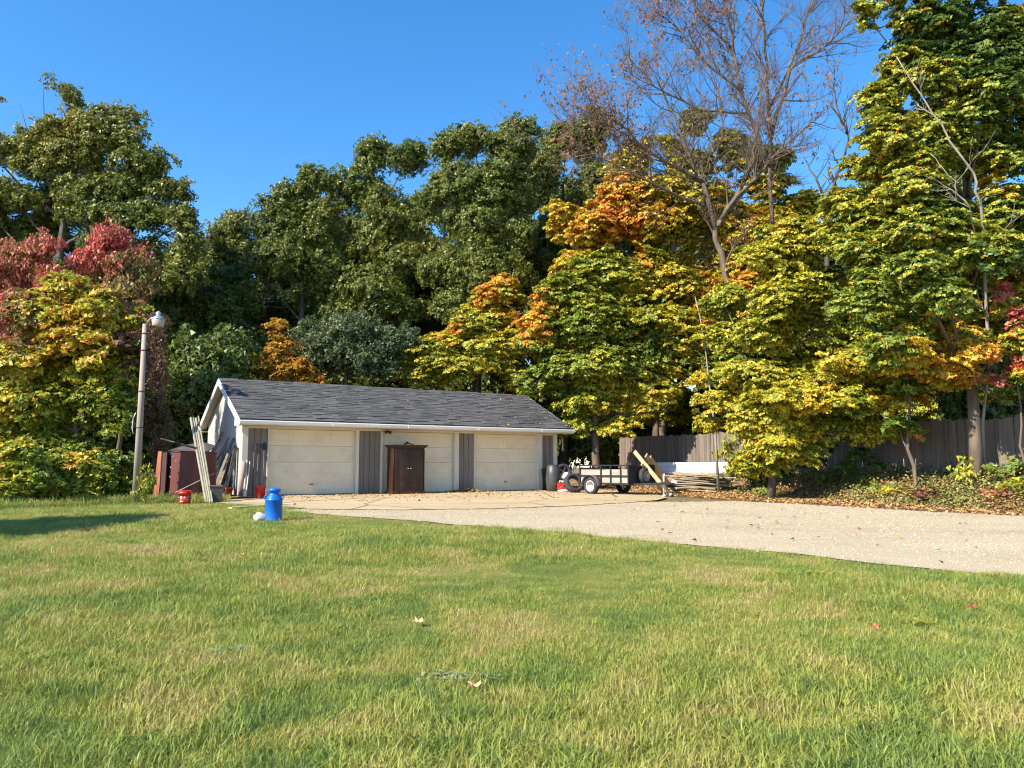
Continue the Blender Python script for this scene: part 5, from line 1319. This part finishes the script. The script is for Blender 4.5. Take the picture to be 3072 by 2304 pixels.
def scatter(name, pts, scl, rotz, tilt, kinds, sources, mat, label, cat=None):
    """one object that sets small copies of the source meshes on its points"""
    me = bpy.data.meshes.new(name)
    me.vertices.add(len(pts)); me.vertices.foreach_set('co', np.ascontiguousarray(pts, np.float32).ravel())
    a = me.attributes.new('scl', 'FLOAT_VECTOR', 'POINT'); a.data.foreach_set('vector', np.ascontiguousarray(scl, np.float32).ravel())
    rv = np.stack([tilt[:, 0], tilt[:, 1], rotz], 1)
    a = me.attributes.new('rot', 'FLOAT_VECTOR', 'POINT'); a.data.foreach_set('vector', np.ascontiguousarray(rv, np.float32).ravel())
    a = me.attributes.new('var', 'INT', 'POINT'); a.data.foreach_set('value', np.ascontiguousarray(kinds, np.int32))
    o = link(name, me)
    ng = bpy.data.node_groups.new(name, 'GeometryNodeTree')
    ng.interface.new_socket('Geometry', in_out='INPUT', socket_type='NodeSocketGeometry')
    ng.interface.new_socket('Geometry', in_out='OUTPUT', socket_type='NodeSocketGeometry')
    gi, go = ng.nodes.new('NodeGroupInput'), ng.nodes.new('NodeGroupOutput')
    jn = ng.nodes.new('GeometryNodeJoinGeometry')
    def attr(n_, t_):
        q = ng.nodes.new('GeometryNodeInputNamedAttribute'); q.data_type = t_; q.inputs['Name'].default_value = n_
        return [s_ for s_ in q.outputs if s_.enabled and s_.name == 'Attribute'][0]
    av_, ar_, as_ = attr('var', 'INT'), attr('rot', 'FLOAT_VECTOR'), attr('scl', 'FLOAT_VECTOR')
    er = ng.nodes.new('FunctionNodeEulerToRotation'); ng.links.new(ar_, er.inputs[0])
    for i, so in enumerate(sources):
        oi = ng.nodes.new('GeometryNodeObjectInfo'); oi.inputs['Object'].default_value = so
        cp = ng.nodes.new('FunctionNodeCompare'); cp.data_type = 'INT'; cp.operation = 'EQUAL'
        ins = [s_ for s_ in cp.inputs if s_.enabled]
        ng.links.new(av_, ins[0]); ins[1].default_value = i
        ip = ng.nodes.new('GeometryNodeInstanceOnPoints')
        ng.links.new(gi.outputs[0], ip.inputs['Points']); ng.links.new(cp.outputs[0], ip.inputs['Selection'])
        ng.links.new(oi.outputs['Geometry'], ip.inputs['Instance'])
        ng.links.new(er.outputs[0], ip.inputs['Rotation']); ng.links.new(as_, ip.inputs['Scale'])
        ng.links.new(ip.outputs[0], jn.inputs[0])
    ng.links.new(jn.outputs[0], go.inputs[0])
    md = o.modifiers.new('scatter', 'NODES'); md.node_group = ng
    return tag(o, label, cat, None, 'stuff')

def tuft(seed, n, spread, hmin, hmax, w, lean):
    r = random.Random(seed); vs, fs = [], []
    for i in range(n):
        a, d = r.uniform(0, 6.283), spread * math.sqrt(r.random())
        x, y = d * math.cos(a), d * math.sin(a)
        b = r.uniform(0, 6.283); h = r.uniform(hmin, hmax) * (0.6 + 0.4 * r.random()); l = r.uniform(0.3, 1.0) * lean * h
        dx, dy = math.cos(b), math.sin(b); sx, sy = -dy * w / 2, dx * w / 2
        tw = r.uniform(-0.8, 0.8); sx, sy = sx * math.cos(tw) - sy * math.sin(tw), sx * math.sin(tw) + sy * math.cos(tw)
        o = len(vs)
        vs += [(x - sx, y - sy, -0.01), (x + sx, y + sy, -0.01), (x + dx * l * 0.4 - sx * .8, y + dy * l * 0.4 - sy * .8, h * 0.6), (x + dx * l * 0.4 + sx * .8, y + dy * l * 0.4 + sy * .8, h * 0.6), (x + dx * l * 1.2, y + dy * l * 1.2, h * 0.92)]
        fs += [(o, o + 1, o + 3, o + 2), (o + 2, o + 3, o + 4)]
    me = bpy.data.meshes.new('grass_tuft'); me.from_pydata(vs, [], fs); me.materials.append(M['blade'])
    return bpy.data.objects.new('grass_tuft', me)
TUFTS = [tuft(1, 40, 0.14, 0.03, 0.055, 0.0045, 1.1), tuft(2, 40, 0.14, 0.025, 0.05, 0.0042, 1.5), tuft(3, 34, 0.13, 0.035, 0.07, 0.005, 1.0), tuft(4, 26, 0.1, 0.05, 0.105, 0.0048, 1.1), tuft(5, 36, 0.15, 0.015, 0.035, 0.0042, 2.2)]
r_ = np.random.default_rng(5)
def lawn_points(n, y0, y1, xk):
    y = r_.uniform(y0, y1, n); x = r_.uniform(-1, 1, n) * (xk * y + 2.5)
    e_ = 0.02 - r_.exponential(0.11, n) * (0.6 + 0.5 * np.sin(2.3 * x) + 0.3 * np.sin(7.1 * x))
    k = inside(LAWN_POLY, x, y) & ~inside(GRAVEL_POLY, x, y + e_) & ~inside(APRON_POLY, x, y + e_)
    return x[k], y[k]
xs, ys = [], []
for (n, y0, y1) in ((15000, 1.5, 5.0), (26000, 5.0, 9.0), (24000, 9.0, 14.0), (22000, 14.0, 22.0)):
    x, y = lawn_points(n, y0, y1, 0.78); xs.append(x); ys.append(y)
x, y = np.concatenate(xs), np.concatenate(ys)
# shaggy and thin places
f = snoise(np.stack([x, y, 0 * x], 1), 0.9, 3) + 0.5 * snoise(np.stack([x, y, 0 * x], 1), 2.6, 4)
keep = r_.random(len(x)) < np.clip(0.85 + 0.5 * f, 0.3, 1)
x, y, f = x[keep], y[keep], f[keep]
n = len(x)
kind = r_.choice([0, 1, 2, 4], n, p=[0.35, 0.25, 0.2, 0.2])
kind[(f > 0.1) & (r_.random(n) < 0.4)] = 3
kind[(f < -0.5) & (r_.random(n) < 0.7)] = 4
sc = r_.uniform(0.75, 1.3, n) * np.clip(1 + 0.3 * f, 0.55, 1.4)
sc3 = np.stack([sc, sc, sc * r_.uniform(0.8, 1.2, n)], 1)
scatter('grass', np.stack([x, y, H(x, y)], 1), sc3, r_.uniform(0, 6.28, n), r_.normal(0, 0.12, (n, 2)), kind, TUFTS, M['blade'], 'short patchy grass of the lawn')

# loose stones on the driveway
pbs = []
for sd in range(3):
    bm = bmesh.new(); bmesh.ops.create_icosphere(bm, subdivisions=1, radius=0.5)
    rr_ = random.Random(sd)
    for v in bm.verts: v.co = Vector((v.co.x, v.co.y * rr_.uniform(.6, .9), v.co.z * 0.6)) * rr_.uniform(0.8, 1.2)
    me = bpy.data.meshes.new('pebble'); bm.to_mesh(me); bm.free(); me.materials.append(M['pebble']); pbs.append(bpy.data.objects.new('pebble', me))
n = 70000
y = r_.uniform(5.5, 24, n); x = r_.uniform(-6, 17, n)
k = inside(GRAVEL_POLY, x, y + r_.normal(0, 1, n) * r_.exponential(0.16, n)) & ~(inside(APRON_POLY, x, y) & (r_.random(n) < 0.93))
k &= x < 0.8 * y + 2
x, y = x[k], y[k]; n = len(x)
s1 = r_.uniform(0.012, 0.034, n) * (1 + (r_.random(n) < 0.03) * 0.8)
scatter('gravel', np.stack([x, y, H(x, y) + 0.016], 1), np.stack([s1, s1, s1], 1), r_.uniform(0, 6.28, n), r_.normal(0, 0.3, (n, 2)), r_.integers(0, 3, n), pbs, M['pebble'], 'loose pale stones lying on the driveway')

# fallen leaves and weeds, as real leaves
def leaf_layer(name, label, pos, nrm, L, pal, g, asp=0.7):
    r = np.random.default_rng(len(label))
    co = leaf_quads(r, pos, nrm, L, asp, 0.12)
    col = pig(np.clip(g, 0, 1), pal) * np.exp(r.normal(0, 0.25, len(pos)))[:, None]
    o = link(name, np_mesh(name, co, 4, np.arange(len(co), dtype=np.int32), M['litter'], np.clip(col, 0, .7)))
    return tag(o, label, None, None, 'stuff')
LITTER = [(0.0, (0.2, 0.12, 0.06)), (0.4, (0.34, 0.2, 0.09)), (0.7, (0.42, 0.25, 0.1)), (1.0, (0.5, 0.3, 0.08))]
def up_n(n, s): return unit(np.stack([r_.normal(0, s, n), r_.normal(0, s, n), np.ones(n)], 1))
n = 120000
x = r_.uniform(2, 17, n); y = r_.uniform(14, 36, n)
fd = fence_dist(x, y)
k = (fd > 0.1) & (fd < 6.5) & ~inside(GRAVEL_POLY, x, y - r_.exponential(0.35, n)) & ~inside(APRON_POLY, x, y)
x, y = x[k], y[k]
k = r_.random(len(x)) < np.clip(0.55 + 0.5 * snoise(np.stack([x, y, 0 * x], 1), 1.2, 8), 0.1, 1); x, y = x[k], y[k]
p3 = np.stack([x, y, H(x, y) + 0.01 + r_.random(len(x)) * 0.03], 1)
leaf_layer('leaf_litter', 'tan fallen leaves along the bank below the fence', p3, up_n(len(x), 0.5), 0.085, LITTER, r_.random(len(x)))
# a few leaves on concrete and driveway
n = 700
u = r_.uniform(-0.5, 11.5, n); v = -np.abs(r_.normal(0, 3.0, n)) - 0.3
w2 = np.array([[*G2W(a, b)] for a, b in zip(u, v)])
x = np.concatenate([w2[:, 0], r_.uniform(2, 14, 500)]); y = np.concatenate([w2[:, 1], r_.uniform(9, 22, 500)]); keep_ = np.concatenate([np.ones(n, bool), r_.random(500) < 0.35]); x, y = x[keep_], y[keep_]
k = inside(GRAVEL_POLY, x, y) | inside(APRON_POLY, x, y); x, y = x[k], y[k]
leaf_layer('leaf_litter', 'scattered dry leaves on the concrete and driveway', np.stack([x, y, H(x, y) + 0.045], 1), up_n(len(x), 0.35), 0.075, LITTER, r_.random(len(x)))
n = 900
w2 = np.array([[*G2W(7.1 + a, -0.35 + b)] for a, b in zip(r_.normal(0, 0.55, n), r_.normal(0, 0.16, n))])
hh = 0.12 * np.exp(-((w2 - np.array([*G2W(7.1, -0.35)])) ** 2).sum(1) / 0.35)
w2[:, 2] = 0.035 + hh * r_.random(n)
leaf_layer('leaf_pile', 'drift of dry leaves blown against the pier beside the right door', w2, up_n(n, 0.6), 0.08, LITTER, r_.random(n))
# leaves caught on the roof
n = 130
u = 11.6 - np.abs(r_.normal(0, 2.4, n)); v = r_.uniform(-0.5, 2.6, n)
pp = np.array([[*G2W(a, b, ZE + (ZP - ZE) * (b + OV) / (DEP / 2 + OV) + 0.02)] for a, b in zip(u, v)])
leaf_layer('leaf_litter', 'pale leaves caught on the right part of the shingle roof', pp, up_n(n, 0.4), 0.085, LITTER, 0.6 + 0.4 * r_.random(n))
# low plants on the bank
BANK = [(0.0, (0.08, 0.14, 0.03)), (0.3, (0.18, 0.2, 0.05)), (0.5, (0.27, 0.23, 0.085)), (0.75, (0.3, 0.16, 0.08)), (1.0, (0.4, 0.08, 0.05))]
n = 4200
x = r_.uniform(6, 17.5, n); y = r_.uniform(13, 34, n); fd = fence_dist(x, y)
k = (fd > 0.15) & (fd < 3.6) & ~inside(GRAVEL_POLY, x, y - 0.25) & ~inside(APRON_POLY, x, y) & ((x - pc.x) ** 2 + (y - pc.y) ** 2 > 3.2)
k &= r_.random(n) < np.clip(0.25 + 0.1 * (x - 6) + 0.4 * snoise(np.stack([x, y, 0 * x], 1), 0.8, 12), 0.03, 1)
x, y = x[k], y[k]; m = len(x)
hgt_ = r_.uniform(0.12, 0.55, m) * np.clip((x - 5) / 6, 0.4, 1.3)
idx = np.repeat(np.arange(m), 54); N = len(idx)
dv = unit(r_.normal(size=(N, 3))); dv[:, 2] = np.abs(dv[:, 2])
rad_ = (0.16 + 0.5 * hgt_)[idx]
p3 = np.stack([x[idx] + dv[:, 0] * rad_, y[idx] + dv[:, 1] * rad_, H(x[idx], y[idx]) + dv[:, 2] * hgt_[idx] * r_.uniform(.3, 1, N)], 1)
g0 = 0.48 + 0.3 * snoise(np.stack([x, y, 0 * x], 1), 0.9, 15) + r_.normal(0, 0.14, m)
leaf_layer('weeds', 'tangled low weeds in tan green and red on the bank', p3, unit(dv * 0.5 + np.array([0, 0, 0.7]) + r_.normal(0, .4, (N, 3))), 0.075, BANK, g0[idx] + r_.normal(0, .1, N))

# fallen leaves and flat weeds that stand out on the lawn
def big_leaf(name, label, px, py, L, col, seed):
    r = random.Random(seed); p = at_g(px, py)
    vs, k_ = [(0, 0, 0.02)], 11
    for i in range(k_):
        a = 2 * math.pi * i / k_; q = L * (0.5 if i % 2 == 0 else 0.27) * r.uniform(.85, 1.1)
        vs.append((q * math.cos(a), q * math.sin(a), 0.02 + r.uniform(-0.012, 0.03)))
    b = MB(); b.add(vs, [(0, 1 + i, 1 + (i + 1) % k_) for i in range(k_)])
    m = pmat(name + str(seed), tuple(c * .8 for c in col), col, 40, 0.7)
    o = b.build(name, m, None, p + Vector((0, 0, 0.03))); o.rotation_euler = (r.uniform(-.5, .5) - 0.2, r.uniform(-.3, .3), r.uniform(0, 6))
    return tag(o, label, 'leaf')
big_leaf('fallen_leaf', 'reddish orange fallen maple leaf on the right half of the lawn', 2625, 1898, 0.105, (0.5, 0.16, 0.07), 1)
big_leaf('fallen_leaf', 'pale tan fallen leaf near the middle of the lawn', 1257, 1880, 0.112, (0.5, 0.34, 0.18), 2)
big_leaf('fallen_leaf', 'small tan fallen leaf on the lawn below the milk can', 722, 1675, 0.098, (0.46, 0.36, 0.2), 3)
big_leaf('fallen_leaf', 'small red fallen leaf far right on the lawn', 2920, 1838, 0.090, (0.42, 0.1, 0.06), 4)
big_leaf('fallen_leaf', 'buff fallen leaf at the lawn edge nearest the driveway centre', 1595, 1610, 0.112, (0.5, 0.38, 0.24), 5)
big_leaf('fallen_leaf', 'tan fallen leaf just right of the grey green weed patch', 1420, 2082, 0.1, (0.52, 0.33, 0.18), 6)
def rosette(name, label, px, py, n, L, pal, seed, wide=1.0):
    r = np.random.default_rng(seed); p = at_g(px, py)
    a = r.uniform(0, 6.28, n); d = r.uniform(0.0, 1, n) * wide
    c = np.stack([np.cos(r.uniform(0, 6.28, n)) * d * 0.28, np.sin(r.uniform(0, 6.28, n)) * d * 0.1, r.uniform(0.02, 0.05, n)], 1)
    dv = np.stack([np.cos(a), np.sin(a), r.uniform(0.05, 0.3, n)], 1); sv = np.stack([-np.sin(a), np.cos(a), 0 * a], 1)
    l = L * r.uniform(.6, 1.2, n)[:, None]; w = l * 0.16
    co = np.stack([c, c + dv * l * .5 + sv * w, c + dv * l - [0, 0, .02], c + dv * l * .5 - sv * w], 1).reshape(-1, 3)
    o = link(name, np_mesh(name, co, 4, np.arange(4 * n, dtype=np.int32), M['leaf'], pig(r.random(n), pal)))
    o.location = p; return tag(o, label, 'weed')
SILV = [(0, (0.24, 0.29, 0.16)), (1, (0.36, 0.42, 0.26))]; GRN = [(0, (0.1, 0.18, 0.03)), (1, (0.18, 0.27, 0.05))]; YEL = [(0, (0.3, 0.34, 0.05)), (1, (0.45, 0.45, 0.08))]
rosette('lawn_weed', 'grey green weed patch low in the centre of the lawn', 1370, 2046, 90, 0.085, SILV, 1, 1.1)
rosette('lawn_weed', 'pale thistle rosette left of the lawn centre', 690, 1968, 26, 0.14, SILV, 2, 0.6)
rosette('lawn_weed', 'yellow green broad leaved clump near the driveway edge', 2440, 1730, 60, 0.13, YEL, 3, 1.5)
rosette('lawn_weed', 'dark green dandelion rosette low at the left of the lawn', 420, 2230, 20, 0.1, GRN, 4, 0.4)
rosette('lawn_weed', 'bright green clump on the lawn left of the milk can shadow', 575, 1690, 60, 0.12, GRN, 5, 1.0)
rosette('lawn_weed', 'yellow green rosette beside the red fallen leaf', 2740, 1880, 20, 0.11, YEL, 6, 0.5)
# long dry grass along the bushes
n = 2600
x = r_.uniform(-16, -8.2, n); y = np.interp(x, [-16, -12.6, -11, -9.4, -8.2], [18.6, 19.2, 21.5, 21.9, 21.6]) + r_.normal(0.1, 0.35, n)
sc = r_.uniform(1.6, 3.6, n)
scatter('long_grass', np.stack([x, y, H(x, y)], 1), np.stack([sc * .7, sc * .7, sc], 1), r_.uniform(0, 6.28, n), r_.normal(0, 0.2, (n, 2)), r_.choice([2, 3], n), TUFTS, M['blade'], 'long uncut grass in front of the bushes')

# taller plants on the bank and vines on the fence
GREENS = [(0.0, (0.05, 0.1, 0.02)), (0.5, (0.11, 0.17, 0.03)), (1.0, (0.22, 0.24, 0.04))]
def bank_plant(name, label, px, py, blobs, pal, base, seed, Y=None, cat='plant', style='shrub', **kw):
    g_ = at_g(px, py); y_ = Y or g_.y
    return tree(name, label, cat, 'plants of the bank below the fence', y_, px, py, blobs, style, pal, base, 0.2, 0.9, seed, r0=0.018, bark='bark_brown', thin=0.3, split=2, **{**dict(L=0.1, br=0.2, gap=-1.2, k=2.6), **kw})
bank_plant('sumac', 'young feathery sumac before the white panels', 2192, 1442, [(2185, 1340, 22, 20), (2205, 1375, 34, 16), (2165, 1365, 22, 14), (2200, 1405, 22, 20)], MAPLE, 0.3, 201, style='cherry', L=0.17)
bank_plant('bush', 'dark leafy bush filling the fence foot right of the white panels', 2285, 1462, [(2260, 1340, 45, 45), (2310, 1370, 50, 50), (2275, 1420, 55, 32), (2335, 1420, 40, 34)], GREENS, 0.25, 202)
bank_plant('vine', 'dark vine hanging over the fence under the sweeping maple', 2440, 1447, [(2420, 1310, 40, 40), (2470, 1340, 45, 42), (2440, 1390, 50, 34), (2400, 1370, 34, 40)], GREENS, 0.3, 203, cat='vine')
bank_plant('vine', 'leafy vine low on the fence left of the slim sapling', 2600, 1447, [(2570, 1370, 45, 28), (2640, 1400, 50, 24), (2530, 1410, 40, 24)], GREENS, 0.3, 204, cat='vine')
bank_plant('weed_plant', 'light green broad weed on the bank below the vines', 2470, 1462, [(2470, 1430, 32, 18), (2500, 1442, 26, 14)], GREENS, 0.7, 205)
bank_plant('weed_plant', 'bright green weed at the foot of the slim sapling', 2625, 1466, [(2620, 1440, 26, 14), (2650, 1448, 24, 12)], GREENS, 0.75, 206)
bank_plant('fern', 'tall fern like sumac left of the big trunk base', 2895, 1462, [(2880, 1400, 30, 22), (2920, 1395, 32, 20), (2900, 1430, 44, 20), (2945, 1425, 26, 18)], MAPLE, 0.25, 207, style='cherry', L=0.15, cat='fern')
bank_plant('weed_plant', 'pale green spreading plant right of the big trunk base', 3000, 1466, [(2995, 1410, 40, 20), (3040, 1395, 36, 22), (3060, 1425, 40, 20)], GREENS, 0.75, 208)
bank_plant('weed_plant', 'reddish low bramble on the bank edge near the right border', 3000, 1520, [(2985, 1490, 46, 24), (3040, 1500, 40, 22)], RED, 0.45, 209)
bank_plant('weed_plant', 'russet bramble mound in the middle of the bank', 2780, 1505, [(2760, 1478, 44, 20), (2810, 1486, 40, 18)], RUSSET, 0.6, 210)
bank_plant('weed_plant', 'olive bramble mound on the bank below the slim sapling', 2680, 1490, [(2660, 1468, 44, 18), (2705, 1474, 34, 16)], MAPLE_G, 0.4, 211)
bank_plant('weed_plant', 'tan and green bramble at the far right border of the bank', 3060, 1490, [(3060, 1455, 50, 28), (3100, 1470, 50, 36)], MAPLE, 0.3, 212)
bank_plant('weed_plant', 'yellow green weed at the left end of the bank', 2290, 1490, [(2285, 1474, 26, 12), (2310, 1480, 20, 9)], GREENS, 0.9, 213)
bank_plant('weed_plant', 'dry stalky weed clump at the foot of the light pole', 440, 1515, [(440, 1450, 14, 50), (425, 1490, 22, 22)], MAPLE_G, 0.5, 214, style='cherry', L=0.1)
